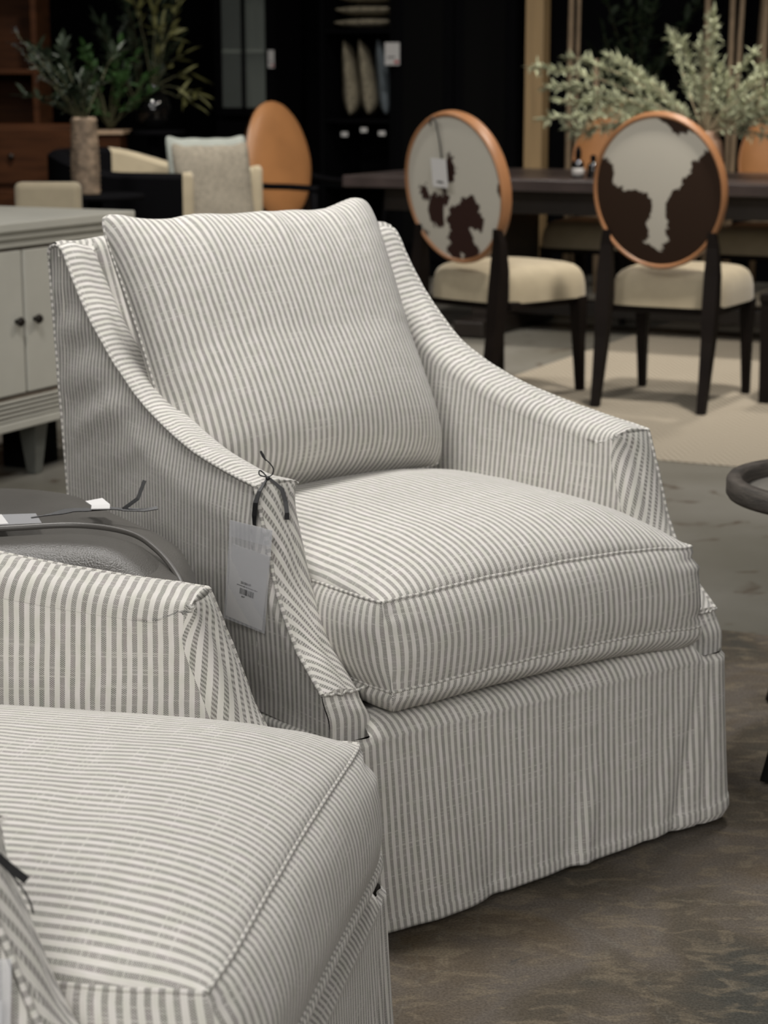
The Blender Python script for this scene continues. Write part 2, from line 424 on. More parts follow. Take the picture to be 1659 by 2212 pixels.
    for i in range(si+1):
        r = rr(i); y, z = PD_[i][0]-nrm[i][0]*r, PD_[i][1]-nrm[i][1]*r; w = hw_at(PD_[i][0])
        wt = sstep(.62, fy, y); row, ru = [], []
        for j in range(len(fr)):
            t = (fz-fr[j][1])/(fz-ZB)
            zz = lerp(z, ZB, t); yy = y+(fr[j][0]-fy)*wt**1.3 + (-.05*t*(1-wt))
            bow = .010*sin(PI*t)+.006*nz(yy*9, zz*7, seed+11)*sin(PI*t)
            bow *= max(0, min(1, (y-fy)*12))
            row.append((sx*(lerp(w, .386, t*t*.25)-th-bow), yy, zz)); ru.append((U_(i, 1)+(y-yy)+.0015*nz(zz*9, yy*7, seed)*sstep(0, .25, t), zz))
        in_P.append(row); in_U.append(ru)
    gs.append((topF_P, topF_U))
    top_P = [a_+b_[1:] for a_, b_ in zip(top_P, in_P)]; top_U = [a_+b_[1:] for a_, b_ in zip(top_U, in_U)]
    gs += [(outer_P, outer_U), (top_P, top_U)]
    P, U = [], []; R0 = topF_P[-1]; nc_ = len(R0)
    for j in range(9):
        t = j/8; k2 = sstep(0, .6, t); r_, u_ = [], []
        for k in range(nc_+2):
            x0, y0_, z0 = R0[min(k, nc_-1)]; q = min(1, k/(nc_-1)); bk = .03*max(0, k-nc_+1)
            yt = .026-fwd-.005*sin(PI*q)+.008*max(0, (q-.85)/.15)**2
            r_.append((x0, lerp(y0_, yt, k2)+bk, lerp(z0, .283, t))); u_.append((abs(x0)-bk, -t*.07))
        P.append(r_); U.append(u_)
    gs.append((P, U))
    a = grids('armrest', gs, FAB, parent)
    seam = [(sx*(hw_at(PD_[i][0])+.0003), PD_[i][0], PD_[i][1]-.0005) for i in range(0, n)]
    rear = [(sx*(hw_at(.9)+.004*(1-k/19)), lerp(.83, PD_[0][0], k/19), lerp(.287, PD_[0][1]-.004, k/19)) for k in range(20)]
    fab_tube('piping', rear+seam, .0030, a, puff=.3)
    fab_tube('front_seam', [(sx*(.386-.074*k/14), .040-fwd-.007*sin(PI*k/14)+.0015*nz(k*1.3, seed), .350+.004*nz(k*.9, seed+4)) for k in range(15)], .0018, a, puff=.5)
    return a
def build_back(parent, seed):
    prof = [(.836, .285), (.846, .40), (.860, .55), (.882, .75), (.896, .87), (.900, .900), (.893, .916), (.868, .923), (.850, .915), (.835, .895), (.80, .83), (.73, .70), (.665, .50), (.64, .32)]
    pd = catmull(prof, 5); P, U = [], []
    nx = 50; s = 0
    for i, (y, z) in enumerate(pd):
        if i: s += math.hypot(y-pd[i-1][0], z-pd[i-1][1])
        r_, u_ = [], []
        for k in range(nx+1):
            q = -1+2*k/nx; x = q*.3475
            yy = y+.003*nz(q*4, z*5, seed); zz = z + (.006*nz(q*5, 1, seed) if z > .88 else 0)
            if i > len(pd)*.55 and abs(x) > .28: yy = max(yy, .85); zz = min(zz, .90)
            if abs(q) > .985: zz -= .004 if z > .89 else 0
            r_.append((x, yy, zz)); u_.append((x, s))
        P.append(r_); U.append(u_)
    b = grids('backrest', [(P, U)], FAB, parent)
    return b
def build_cushion(parent, seed, hw=.309, y0=.013, y1=.64, zt=.474, zb=.350, crown=.076, belly=.042, droop=0, kick=.024):
    N = 56; yc, hy = (y0+y1)/2, (y1-y0)/2
    def outl(a, b):
        return (hw*a*(1-.022*abs(b)**8), yc+hy*b*(1-.018*abs(a)**8))
    def seamz(a, b, z, k):
        fr = sstep(-.2, -1, b)
        return z + k*fr*.011*(1-a*a) + .0015*nz(a*6, b*6, seed) - droop*sstep(.5, 1, a)*fr
    def face(z, h, k, flip):
        P, U = [], []
        ex = .40 if flip else .60; pu = 2.6
        aa_ = [sin(PI/2*(-1+2*i/N)) for i in range(N+1)]
        arc = [0.0]
        for i in range(1, N+1):
            h0, h1 = [h*max(0, 1-abs(q)**pu)**ex for q in (aa_[i-1], aa_[i])]
            arc.append(arc[-1]+math.hypot(hw*(aa_[i]-aa_[i-1]), h1-h0))
        arc = [q-arc[-1]/2 for q in arc]
        for i in range(N+1):
            a = sin(PI/2*(-1+2*i/N)); r_, u_ = [], []
            for j in range(N+1):
                b = sin(PI/2*(-1+2*j/N)); x, y = outl(a, b); y -= kick*sstep(-.2, -1, b) if flip else 0
                f = max(0, (1-abs(a)**pu)*(1-abs(b)**3.0))**ex
                zz = seamz(a, b, z, k)*1 + h*f*(1+.05*nz(a*1.5, b*1.5, seed))
                r_.append((x, y, zz)); wb_ = abs(b)**3; u_.append((lerp(arc[i], x, wb_)+.0012*nz(a*5, b*3, seed), y*1.03))
            P.append(r_); U.append(u_)
        return (P, U)
    # outline ring
    ring = []
    per = 46
    for side in range(4):
        for i in range(per):
            t = sin(PI/2*(-1+2*i/per))
            ring.append([(t, -1), (1, t), (-t, 1), (-1, -t)][side])
    ring.append(ring[0])
    # start at front left corner; measure arc length from front centre so that u equals x there
    pts = [outl(a, b) for a, b in ring]
    s = [-hw]
    for i in range(1, len(pts)): s.append(s[-1]+math.hypot(pts[i][0]-pts[i-1][0], pts[i][1]-pts[i-1][1]))
    P, U = [], []
    NB = 16
    for i, (a, b) in enumerate(ring):
        x, y = pts[i]; e = max(0, abs(a)**14*abs(b)**14)
        p0 = pts[i-1 if i else -2]; p1 = pts[i+1 if i < len(pts)-1 else 1]
        tx, ty = p1[0]-p0[0], p1[1]-p0[1]; L = math.hypot(tx, ty); nx_, ny_ = ty/L, -tx/L
        r_, u_ = [], []
        for j in range(NB+1):
            t = j/NB; z = lerp(seamz(a, b, zt, 1), seamz(a, b, zb, .6), t)
            o = .019*sin(PI*t**.85)**.8*(1-.65*e) + .002*nz(s[i]*9, t*3, seed)*sin(PI*t)
            # gathered wrinkles near the front corners
            cr = gauss(s[i], hw, .05)+.35*gauss(s[i], -hw, .03)
            o += -.007*cr*(gauss(t, .14, .05)+.8*gauss(t, .86, .05)) + .004*cr*gauss(t, .24, .05)
            r_.append((x+nx_*o, y+ny_*o-kick*t*sstep(-.2, -1, b), z)); u_.append((s[i]+.0010*nz(t*4, s[i]*6, seed), z))
        P.append(r_); U.append(u_)
    BP, BU = [], []
    prof = [(0, 0), (.0030, -.006), (.0035, -.012), (.001, -.018), (-.004, -.024), (-.011, -.030), (-.021, -.035), (-.045, -.0395), (-.09, -.041), (-.16, -.0415)]
    for i, (a, b) in enumerate(ring):
        x, y = pts[i]; y -= kick*sstep(-.2, -1, b); z = seamz(a, b, zb, .6); L = math.hypot(x, y-yc); ux, uy = x/L, (y-yc)/L
        p0 = pts[i-1 if i else -2]; p1 = pts[i+1 if i < len(pts)-1 else 1]
        tx, ty = p1[0]-p0[0], p1[1]-p0[1]; L2 = math.hypot(tx, ty); nx_, ny_ = ty/L2, -tx/L2
        r_, u_ = [], []
        for k_, (o, dz) in enumerate(prof):
            if o > 0: px_, py_ = x+nx_*o, y+ny_*o
            else: px_, py_ = x+ux*o, y+uy*o
            r_.append((px_, py_, z+dz*(belly/.042))); u_.append((s[i]+.35*k_*.006, z+dz))
        BP.append(r_); BU.append(u_)
    c = grids('seat_cushion', [face(zt, crown, 1, 0), (P, U), (BP, BU)], FAB, parent)
    for z, k in ((zt, 1), (zb, .6)):
        fab_tube('piping', [(outl(a, b)[0], outl(a, b)[1]-(kick*sstep(-.2, -1, b) if z == zb else 0), seamz(a, b, z, k)) for a, b in ring], .0024, c, puff=.25)
    return c
def build_pillow(parent, seed, tl, tr, br, bl, T=.10, name='back_cushion', m=None, wave=1.0, ex=.42):
    tl, tr, br, bl = map(Vector, (tl, tr, br, bl)); N = 56
    cr = (tr-tl).cross(tl-bl).normalized()              # facing normal
    if cr.y > 0: cr = -cr
    gs = []
    W = (tr-tl).length
    aa_ = [sin(PI/2*(-1+2*i/N)) for i in range(N+1)]; arc = [0.0]
    for i in range(1, N+1):
        h0, h1 = [T*max(0, 1-abs(q)**2.6)**ex for q in (aa_[i-1], aa_[i])]
        arc.append(arc[-1]+math.hypot(W/2*(aa_[i]-aa_[i-1]), h1-h0))
    arc = [q-arc[-1]/2 for q in arc]
    for sgn in (1, -.6):
        P, U = [], []
        for i in range(N+1):
            a = sin(PI/2*(-1+2*i/N)); r_, u_ = [], []
            for j in range(N+1):
                b = sin(PI/2*(-1+2*j/N))
                aa = a*(1-.040*(1-b*b))*(1-.035*abs(b)**12); bb = b*(1-.050*(1-a*a))*(1-.035*abs(a)**12) + wave*.022*sstep(.2, 1, abs(b))*nz(a*3.4, 7.7, seed) + wave*sstep(.4, 1, b)*(.045*gauss(a, -.95, .10)-.035*gauss(a, -.68, .16)+.030*gauss(a, .93, .13)-.02*gauss(a, .55, .2))
                top = tl.lerp(tr, (aa+1)/2); bot = bl.lerp(br, (aa+1)/2)
                p = bot.lerp(top, (bb+1)/2)
                f = max(0, (1-abs(a)**2.6)*(1-abs(b)**3.2))**ex
                low = 1+.42*max(0, -b)-.10*max(0, b)
                # puckers running in from the edges
                pk = wave*.011*nz(a*8, 1.1, seed)*sstep(.45, .95, b)*min(1, (1-b*b)*6) + wave*.004*nz(b*8, 4.1, seed)*sstep(.6, 1, abs(a))*(1-a*a)*4
                d = T*f*low*sgn + pk + .004*nz(a*2.2, b*2.2, seed+sgn)*f
                r_.append(tuple(p+cr*d)); u_.append((lerp(arc[i], a*W/2, abs(b)**5)+.0012*nz(b*3, a*3, seed), b*W/2))
            P.append(r_); U.append(u_)
        gs.append((P, U))
    pl = grids(name, gs, m or FAB, parent)
    edge = []
    F = gs[0][0]
    edge += [F[i][0] for i in range(N+1)] + [F[N][j] for j in range(1, N+1)] + [F[i][N] for i in range(N-1, -1, -1)] + [F[0][j] for j in range(N-1, -1, -1)]
    if m is None: fab_tube('piping', edge, .0022, pl, puff=.3)
    return pl
def build_skirt(parent, seed, flare_left=.03):
    # plan outline, counted from the front centre to the right and round
    hwF, hwB, yB, rc = .390, .352, .835, .05
    def poly():
        P = []
        def seg(p, q, n):
            for k in range(n): P.append((lerp(p[0], q[0], k/n), lerp(p[1], q[1], k/n)))
        def arc(cx, cy, a0, a1, n):
            for k in range(n): a = lerp(a0, a1, k/n); P.append((cx+rc*cos(a), cy+rc*sin(a)))
        seg((0, 0), (hwF-rc, 0), 60); arc(hwF-rc, rc, -PI/2, 0, 10)
        seg((hwF, rc), (hwB, yB-rc), 70); arc(hwB-rc, yB-rc, 0, PI/2, 8)
        seg((hwB-rc, yB), (-hwB+rc, yB), 60); arc(-hwB+rc, yB-rc, PI/2, PI, 8)
        seg((-hwB, yB-rc), (-hwF, rc), 70); arc(-hwF+rc, rc, PI, 1.5*PI, 10)
        seg((-hwF+rc, 0), (0, 0), 60); P.append((0, 0)); return P
    pl = poly(); s = [0]
    for i in range(1, len(pl)): s.append(s[-1]+math.hypot(pl[i][0]-pl[i-1][0], pl[i][1]-pl[i-1][1]))
    Ltot = s[-1]; Lr = [si if si < Ltot/2 else si-Ltot for si in s]
    roll = [(.062, .3095), (.044, .3090), (.028, .3065), (.014, .3010), (.004, .2930), (-.0015, .2860)]
    zs = [.289, .2885, .288, .2875, .287, .286]+[lerp(.280, .032, k/26) for k in range(27)]+[.030, .024, .018, .013]
    P, U = [], []
    for r, z in enumerate(zs):
        dn = 1-z/.29; row, ru = [], []
        for i, (x, y) in enumerate(pl):
            p0 = pl[i-1 if i else -2]; p1 = pl[i+1 if i < len(pl)-1 else 1]
            tx, ty = p1[0]-p0[0], p1[1]-p0[1]; L = math.hypot(tx, ty); nx_, ny_ = ty/L, -tx/L
            q = Lr[i]
            o = .004 + .010*dn + .010*dn*nz(q*7, seed, dn*.6) + .004*dn*nz(q*17, seed+3, dn)
            fr = sstep(.06, 0, y)
            o += fr*dn**1.3*flare_left*sstep(.12, -.33, x)
            # pleats beside the right corner and soft folds
            o += -.006*gauss(q, .318-.07*dn, .012)*(.35+.65*dn) + .006*gauss(q, .285-.08*dn, .018)*dn + .004*gauss(q, .365, .02)*dn - .004*gauss(q, .338-.03*dn, .007)
            o += .008*gauss(q, .10-.05*dn, .016)*sstep(.35, .9, dn) - .007*gauss(q, -.13, .02)*sstep(.5, 1, dn)
            if z < .0315: o += .0014
            if z > .285: o -= .006
            fw = sstep(.322, .300, x)*sstep(-.336, -.318, x)*(1 if y < .01 else 0)
            if z > .285: o = lerp(o, 0, fw)
            X_, Y_, Z_ = x+nx_*o, y+ny_*o, z+(.004*nz(q*4, 9, seed)+(.010*sstep(-.05, .30, q)+.010*sstep(.28, .40, q))*sstep(1.2, .5, q))*dn
            if r < 6:
                ry, rz_ = roll[r]; upz = .011*sstep(-.1, .26, x)*sstep(5.5, 2, r)
                Y_ = lerp(Y_, ry-.004, fw); Z_ = lerp(Z_, rz_+upz, fw)
            row.append((X_, Y_, Z_)); ru.append((q+.0012*nz(z*9, q*5, seed), .36-.012*r if r < 6 else z))
        P.append(row); U.append(ru)
    # turned-under inside of the hem
    P.append([(x*.985, y*.985+.005, .016) for x, y, z in P[-1]]); U.append([(u, v-.01) for u, v in U[-1]])
    sk = grids('skirt', [(P, U)], FAB, parent)
    # rolled front of the deck above it
    prof = [(.60, .298), (.22, .301), (.09, .304), (.055, .3045), (.035, .303), (.022, .298), (.016, .29), (.014, .27)]
    pd = catmull(prof, 4); P, U = [], []; t = 0
    for i, (y, z) in enumerate(pd):
        if i: t += math.hypot(y-pd[i-1][0], z-pd[i-1][1])
        r_, u_ = [], []
        for k in range(61):
            x = lerp(-.325, .316, k/60)
            up = .012*sstep(-.1, .26, x)*sstep(.27, .3, z) - .012*sstep(.27, .316, x)*sstep(.26, .3, z)
            inn = .010*sstep(.26, .30, z)*sstep(.285, .316, x)
            r_.append((x, y-.003+inn+.002*nz(x*12, y*9, seed), z+up)); u_.append((x, -t))
        P.append(r_); U.append(u_)
    grids('seat_deck', [(P, U)], FAB, parent)
    return sk
def armchair(label, loc, yaw, seed, group, pillow=True, fwd=0, **kw):
    t = thing('slipcovered_armchair', label, 'armchair', (loc[0], loc[1], .0045), R(yaw), group)
    for sx in (-1, 1): build_arm(sx, t, seed+sx, fwd if sx < 0 else 0)
    build_back(t, seed)
    build_cushion(t, seed, **kw)
    build_skirt(t, seed)
    if pillow: build_pillow(t, seed+1, *pillow)
    # plinth the skirt hides
    lathe('swivel_base', [(.24, 0), (.26, .01), (.26, .035), (.1, .045), (.1, .2), (.28, .21), (.28, .24)], BLACKM, t, c=(0, .42, 0))
    return t
GRP = 'striped slipcovered armchairs'
MAIN = armchair('grey and white ticking-striped slipcovered armchair standing whole in the middle, loose cushion on its back',
                (.2506, 2.7745), 36.67, 3.0, GRP,
                pillow=((-.338, .735, .965), (.226, .770, .972), (.222, .545, .520), (-.325, .50, .520)), droop=.006)
NEAR = armchair('striped armchair cut off at the lower left corner, turned to the right',
                (-.0660, 1.7153), 79.18, 11.0, GRP, fwd=.03,
                pillow=((-.27, .78, .95), (.27, .78, .95), (.26, .60, .53), (-.26, .60, .53)), crown=.064)

# ------------------------------------------------------------------ price tags
def quad_pt(q, u, v):   # q = tl,tr,br,bl ; v down
    tl, tr, br, bl = map(Vector, q); return tl.lerp(tr, u).lerp(bl.lerp(br, u), v)
def quad_slab(name, q, off, th, m, parent, u0=0, u1=1, v0=0, v1=1, sag=0, n=6):
    a, b, c_, d = [quad_pt(q, *uv) for uv in ((u0, v0), (u1, v0), (u1, v1), (u0, v1))]
    nn = (b-a).cross(d-a).normalized(); bm = bmesh.new(); top, bot = [], []
    for i in range(n+1):
        rt, rb = [], []
        for j in range(n+1):
            p = a.lerp(b, i/n).lerp(d.lerp(c_, i/n), j/n)
            p = p+nn*(off+sag*sin(PI*i/n)*(j/n))
            rt.append(bm.verts.new(p+nn*th/2)); rb.append(bm.verts.new(p-nn*th/2))
        top.append(rt); bot.append(rb)
    for i in range(n):
        for j in range(n):
            bm.faces.new((top[i][j], top[i+1][j], top[i+1][j+1], top[i][j+1]))
            bm.faces.new((bot[i][j+1], bot[i+1][j+1], bot[i+1][j], bot[i][j]))
        bm.faces.new((top[i][0], bot[i][0], bot[i+1][0], top[i+1][0])); bm.faces.new((top[i][n], top[i+1][n], bot[i+1][n], bot[i][n]))
        bm.faces.new((top[0][i], top[0][i+1], bot[0][i+1], bot[0][i])); bm.faces.new((top[n][i], bot[n][i], bot[n][i+1], top[n][i+1]))
    return fin(bm, name, m, parent)
def local_root(name, label, cat, ref, group=None):
    return thing(name, label, cat, ref.location, ref.rotation_euler.z, group)
def printed_text(name, txt, q, u, v, size, off, m, parent):
    """small flat lettering lying on a tag; u,v = centre"""
    cu = bpy.data.curves.new(name, 'FONT'); cu.body = txt; cu.size = size; cu.align_x = 'CENTER'; cu.align_y = 'CENTER'; cu.extrude = .0001
    o = bpy.data.objects.new(name, cu); C.objects.link(o); cu.materials.append(m); o.parent = parent
    p = quad_pt(q, u, v); x = (Vector(q[1])-Vector(q[0])).normalized(); n_ = x.cross(Vector(q[3])-Vector(q[0])).normalized()
    yv = n_.cross(x)
    n2 = -n_; yv = n2.cross(x)
    M = Matrix((x, yv, n2)).transposed().to_4x4(); M.translation = p+n2*(-off) if False else p+n2*abs(off)
    o.matrix_local = M
    bpy.context.view_layer.update()
    me = bpy.data.meshes.new_from_object(o.evaluated_get(bpy.context.evaluated_depsgraph_get()))
    o2 = bpy.data.objects.new(name, me); C.objects.link(o2); o2.parent = parent; o2.matrix_local = M
    bpy.data.objects.remove(o); return o2
tg = local_root('hang_tag', 'white barcode price tag in a clear sleeve, hanging on black ribbon from the main armchair', 'price tag', MAIN)
sl = [(-.412, .2324, .5682), (-.394, .1506, .5653), (-.400, .1652, .4130), (-.415, .2489, .4204)]
card = [(-.412, .2298, .5333), (-.396, .1578, .5267), (-.402, .1711, .4165), (-.416, .2451, .4248)]
s1 = quad_slab('plastic_sleeve', sl, -.0012, .0004, PLAST, tg)
quad_slab('sleeve_strip', sl, -.0018, .0006, PLAST, s1, 0, 1, 0, .16)
c1 = quad_slab('paper_card', card, 0, .0004, WHITEP, tg)
c1['label'] = 'white printed card'
printed_text('number_print', '20188649', card, .47, .47, .0052, .0006, PRINT, c1)
bm = bmesh.new(); u = .24; rr_ = random.Random(2)
while u < .80:
    w_ = rr_.choice((.02, .03, .05)); vs = [bm.verts.new(quad_pt(card, a, b)+Vector((-.0006, 0, 0))) for a, b in ((u, .508), (u+w_, .508), (u+w_, .520), (u, .520))]; bm.faces.new(vs); u += w_+.012
fin(bm, 'description_print', PRINT, c1)
printed_text('number_print', '8649', card, .43, .655, .003, .0006, PRINT, c1)
bm = bmesh.new(); u = .33
random.seed(5)
while u < .70:
    w_ = random.choice((.008, .008, .015, .022)); q = [quad_pt(card, a, b) for a, b in ((u, .545), (u+w_, .545), (u+w_, .625), (u, .625))]
    nn = (q[1]-q[0]).cross(q[3]-q[0]).normalized()
    vs = [bm.verts.new(p-nn*.0006) for p in q]; bm.faces.new(vs); u += w_+random.choice((.008, .012, .016))
fin(bm, 'barcode', PRINT, c1)
rib = ribbon('ribbon_tail', [(-.367, .2060, .626), (-.386, .197, .612), (-.397, .190, .598), (-.400, .189, .580), (-.399, .191, .566)], [.003, .0065, .0085, .0085, .0055], BLACKRIB, tg, side=(.3, -1, 0))
ribbon('ribbon_tail', [(-.363, .2040, .627), (-.352, .1905, .612), (-.350, .184, .595), (-.352, .178, .580), (-.352, .178, .570)], [.003, .0065, .0065, .0065, .0075], BLACKRIB, tg, side=(.8, -.6, 0))
tube('ribbon_loop', catmull([(-.366, .2055, .629), (-.375, .212, .632), (-.374, .214, .638), (-.369, .213, .635), (-.366, .207, .629)], 4), .0011, BLACKRIB, tg)
tube('ribbon_loop', catmull([(-.366, .205, .629), (-.360, .202, .633), (-.360, .200, .642), (-.365, .202, .650), (-.370, .2065, .656)], 4), .0009, BLACKRIB, tg)
ribbon('ribbon_tail', [(-.3685, .2055, .653), (-.3715, .208, .660), (-.374, .2105, .667)], [.0015, .0042, .003], BLACKRIB, tg, side=(.8, -.6, 0))
bm = bmesh.new(); bmesh.ops.create_uvsphere(bm, u_segments=10, v_segments=8, radius=.0036, matrix=Matrix.Translation((-.366, .2050, .6275)))
fin(bm, 'knot', BLACKRIB, tg, sm=True)
# tag of the near chair (only its ribbon and a corner of the sleeve show)
t2 = local_root('hang_tag', 'clear-sleeved tag with black ribbon on the arm at the lower left corner', 'price tag', NEAR)
sl2 = [(-.420, .218, .540), (-.397, .140, .537), (-.401, .148, .395), (-.423, .226, .402)]
quad_slab('plastic_sleeve', sl2, -.0012, .0005, PLAST, t2)
quad_slab('paper_card', [quad_pt(sl2, a, b) for a, b in ((.06, .24), (.92, .24), (.92, .97), (.06, .97))], 0, .0004, WHITEP, t2)
ribbon('ribbon_tail', [(-.368, .176, .617), (-.364, .166, .607), (-.361, .154, .594), (-.359, .141, .583)], [.004, .006, .0065, .0065], BLACKRIB, t2, side=(.2, -.3, 1))
tube('ribbon_loop', catmull([(-.367, .176, .616), (-.362, .160, .597), (-.360, .147, .580), (-.358, .140, .566), (-.356, .138, .555)], 5), [.0008]*20+[.0005], BLACKRIB, t2, seg=6)
ribbon('ribbon_tail', [(-.372, .178, .616), (-.392, .180, .60), (-.404, .180, .57), (-.408, .178, .54)], .006, BLACKRIB, t2, side=(.3, -1, 0))

# ------------------------------------------------------------------ charcoal leather ottoman between the armchairs
OT = thing('leather_ottoman', 'charcoal grey leather ottoman squeezed between the two striped armchairs', 'ottoman', (-.62, 2.63, 0), 0)
def ottoman():
    ox, oy = -.62, 2.63; ztop = .578
    pl = [(-.600, 2.965), (-.515, 2.945), (-.452, 2.900), (-.372, 2.785), (-.290, 2.655), (-.256, 2.560), (-.238, 2.45), (-.238, 2.36), (-.30, 2.30), (-.55, 2.31), (-.80, 2.34), (-.93, 2.42), (-.96, 2.62), (-.93, 2.86), (-.86, 2.95), (-.72, 2.975)]
    pl = catmull(pl+[pl[0]], 6)[:-1]
    pl = [(x-ox, y-oy) for x, y in pl]
    cx, cy = 0, 0; bm = bmesh.new(); rings = []
    def ring(k, z, wob=0): return [bm.verts.new((cx+(x-cx)*k, cy+(y-cy)*k, z+wob*nz(x*4, y*4))) for x, y in pl]
    prof = [(.94, .03), (.975, .12), (.985, .25), (.992, .40), (1.0, .48), (.998, .525), (.985, .552), (.96, .568), (.92, .577), (.86, .582), (.74, .586), (.6, .588), (.45, .588), (.3, .587), (.15, .586)]
    rings = [ring(k, z-.008, .006 if z > .5 else 0) for k, z in prof]
    for a, b in zip(rings, rings[1:]):
        n = len(a)
        for k in range(n): bm.faces.new((a[k], a[(k+1) % n], b[(k+1) % n], b[k]))
    bm.faces.new(rings[-1])
    bm.faces.new(rings[0][::-1])
    o = fin(bm, 'upholstered_body', GREYL, OT, sm=True)
    # the padded front panel, bounded by a curved seam
    seam = catmull([(-.98, 2.52, .580), (-.70, 2.56, .586), (-.52, 2.578, .590), (-.42, 2.590, .592), (-.345, 2.555, .590), (-.300, 2.490, .583), (-.262, 2.41, .565), (-.240, 2.34, .535)], 8)
    P = []
    for i, (x, y, z) in enumerate(seam):
        row = []
        for j in range(22):
            t = j/21
            yy = lerp(y-.004, 2.26, t); xx = lerp(x, x*.98-.02*t, t)
            f = sin(PI*min(1, t*1.05+.02))
            edge = sstep(-.36, -.235, x)
            zz = z-.006+.022*sin(PI*min(1, t*2.2)/2)-.004-.16*sstep(.45, 1.0, t)-.10*edge*t
            row.append((xx-ox, yy-oy, zz))
        P.append(row)
    g = grids('padded_front_panel', [(P, None)], GREYL, OT)
    tube('seam_piping', [(x-ox, y-oy, z+.001) for x, y, z in seam], .0042, GREYP, g)
ottoman()
def flat_pt(p): return (p[0]+.62, p[1]-2.63, p[2])
# tag lying on the ottoman
t3 = thing('hang_tag', 'clear-sleeved price tag with black ribbon lying on the charcoal leather ottoman', 'price tag', (-.5, 2.7, .583), 0)
def OP(x, y, dz=0): return (x+.5-.037, y-2.7-.085, dz)
Z3 = .004
sl3 = [OP(-.60, 2.742, Z3), OP(-.402, 2.738, Z3+.001), OP(-.375, 2.690, Z3+.002), OP(-.575, 2.640, Z3+.003)]
sl3 = [OP(-.475, 2.625, .013), OP(-.478, 2.745, .006), OP(-.620, 2.700, .006), OP(-.610, 2.590, .014)]
# corner order: tl,tr,br,bl around the sleeve
sv = quad_slab('plastic_sleeve', [OP(-.60, 2.735, .008), OP(-.452, 2.758, .008), OP(-.432, 2.690, .010), OP(-.585, 2.652, .010)], 0, .0006, PLAST, t3)
quad_slab('paper_card', [OP(-.60, 2.733, .0088), OP(-.498, 2.748, .0088), OP(-.476, 2.682, .0105), OP(-.585, 2.655, .0105)], 0, .0004, WHITEP, t3)
ribbon('ribbon', catmull([OP(-.452, 2.722, .010), OP(-.425, 2.735, .012), OP(-.400, 2.752, .014), OP(-.372, 2.760, .013), OP(-.345, 2.768, .013), OP(-.325, 2.762, .012)], 3), [.002]*3+[.004, .008, .010]+[.008]*3+[.005]*7, BLACKRIB, t3, side=(0, 1, .4))
ribbon('ribbon_tail', [OP(-.330, 2.762, .013), OP(-.309, 2.765, .028), OP(-.300, 2.775, .052)], .0055, BLACKRIB, t3, side=(1, 0, -.3))
ribbon('ribbon_tail', [OP(-.330, 2.762, .013), OP(-.300, 2.762, .012), OP(-.282, 2.768, .014)], .0058, BLACKRIB, t3, side=(0, 1, .6))
ribbon('care_label', [OP(-.378, 2.812, .016), OP(-.365, 2.790, .013), OP(-.360, 2.752, .016)], .026, WHITEP, t3, side=(1, 0, 0))

# ------------------------------------------------------------------ round side table at the right edge
ST = thing('side_table', 'round weathered wood tray-top side table with black metal legs, at the right edge', 'table', (.835, 3.37, 0), 0)
lathe('tray_rim', [(.196, .462), (.224, .464), (.228, .470), (.228, .494), (.224, .500), (.204, .500), (.199, .494), (.196, .474), (.196, .462)], RIMW, ST, seg=64)
lathe('tray_surface', [(.0, .466), (.197, .466), (.197, .474), (.0, .474)], TRAYM, ST, seg=48)
for k in range(3):
    a = R(228+120*k)
    tube('leg', [(.04*cos(a), .04*sin(a), .464), (.154*cos(a), .154*sin(a), .24), (.272*cos(a), .272*sin(a), .010)], [.011, .010, .009], METAL, ST)

# ------------------------------------------------------------------ cabinet (left)
CB = thing('painted_sideboard', 'pale grey painted sideboard with dark knobs and fluted base, at the left edge', 'cabinet', (-.837, 6.31, 0), R(90-26.2))
# local: +x along the front away from the camera is 0 at the right end, going to -x ; front faces -y
L_, Dp = 1.6, .46; zt, zb = .786, .170
box('carcass', (-L_/2, Dp/2+.012, (zb+zt-.03)/2), (L_, Dp, zt-.03-zb), CABP, CB, bev=.004)
bm = bmesh.new()
for z, o, h in ((zt-.014, .035, .028), (zt-.040, .022, .022), (zt-.064, .010, .024)): add_box(bm, (-L_/2, Dp/2+.0, z), (L_+o, Dp+2*o, h))
fin(bm, 'moulded_top', CABP, CB, bev=.004)
dz0, dz1 = .275, .700
for k, (x0, x1) in enumerate(((-.545, -.045), (-1.05, -.555), (-1.55, -1.07))):
    d = box('door', ((x0+x1)/2, .002, (dz0+dz1)/2), (x1-x0-.005, .02, dz1-dz0), CABP, CB, bev=.003)
    kx = x0+.040 if k % 2 == 0 else x1-.040
    kn = lathe('knob', [(.0, 0), (.007, 0), (.006, .008), (.012, .012), (.015, .019), (.011, .026), (.0, .028)], KNOB, d, seg=16)
    kn.rotation_euler = (R(90), 0, 0); kn.location = (kx, -.008, .492)
bm = bmesh.new()
for xm in (-.550, -1.06, -1.535): add_box(bm, (xm, .008, (dz0+dz1)/2), (.006, .012, dz1-dz0))
add_box(bm, (-L_/2, .009, dz1+.003), (L_-.04, .012, .005)); add_box(bm, (-L_/2, .009, dz0-.003), (L_-.04, .012, .005))
fin(bm, 'dark_joint', CABG, CB)  # darker lines between and around the doors
bm = bmesh.new()
for k in range(5): add_box(bm, (-L_/2, -.002, .203+k*.0135), (L_, .028, .0075))
fin(bm, 'fluted_moulding', CABP, CB, bev=.0025)
bm = bmesh.new(); add_box(bm, (-L_/2, .004, .232), (L_-.004, .022, .074)); fin(bm, 'dark_groove', CABG, CB)  # one darker strip filling the gaps between the flutes
box('base_rail', (-L_/2, -.002, .183), (L_+.01, .035, .026), CABP, CB)
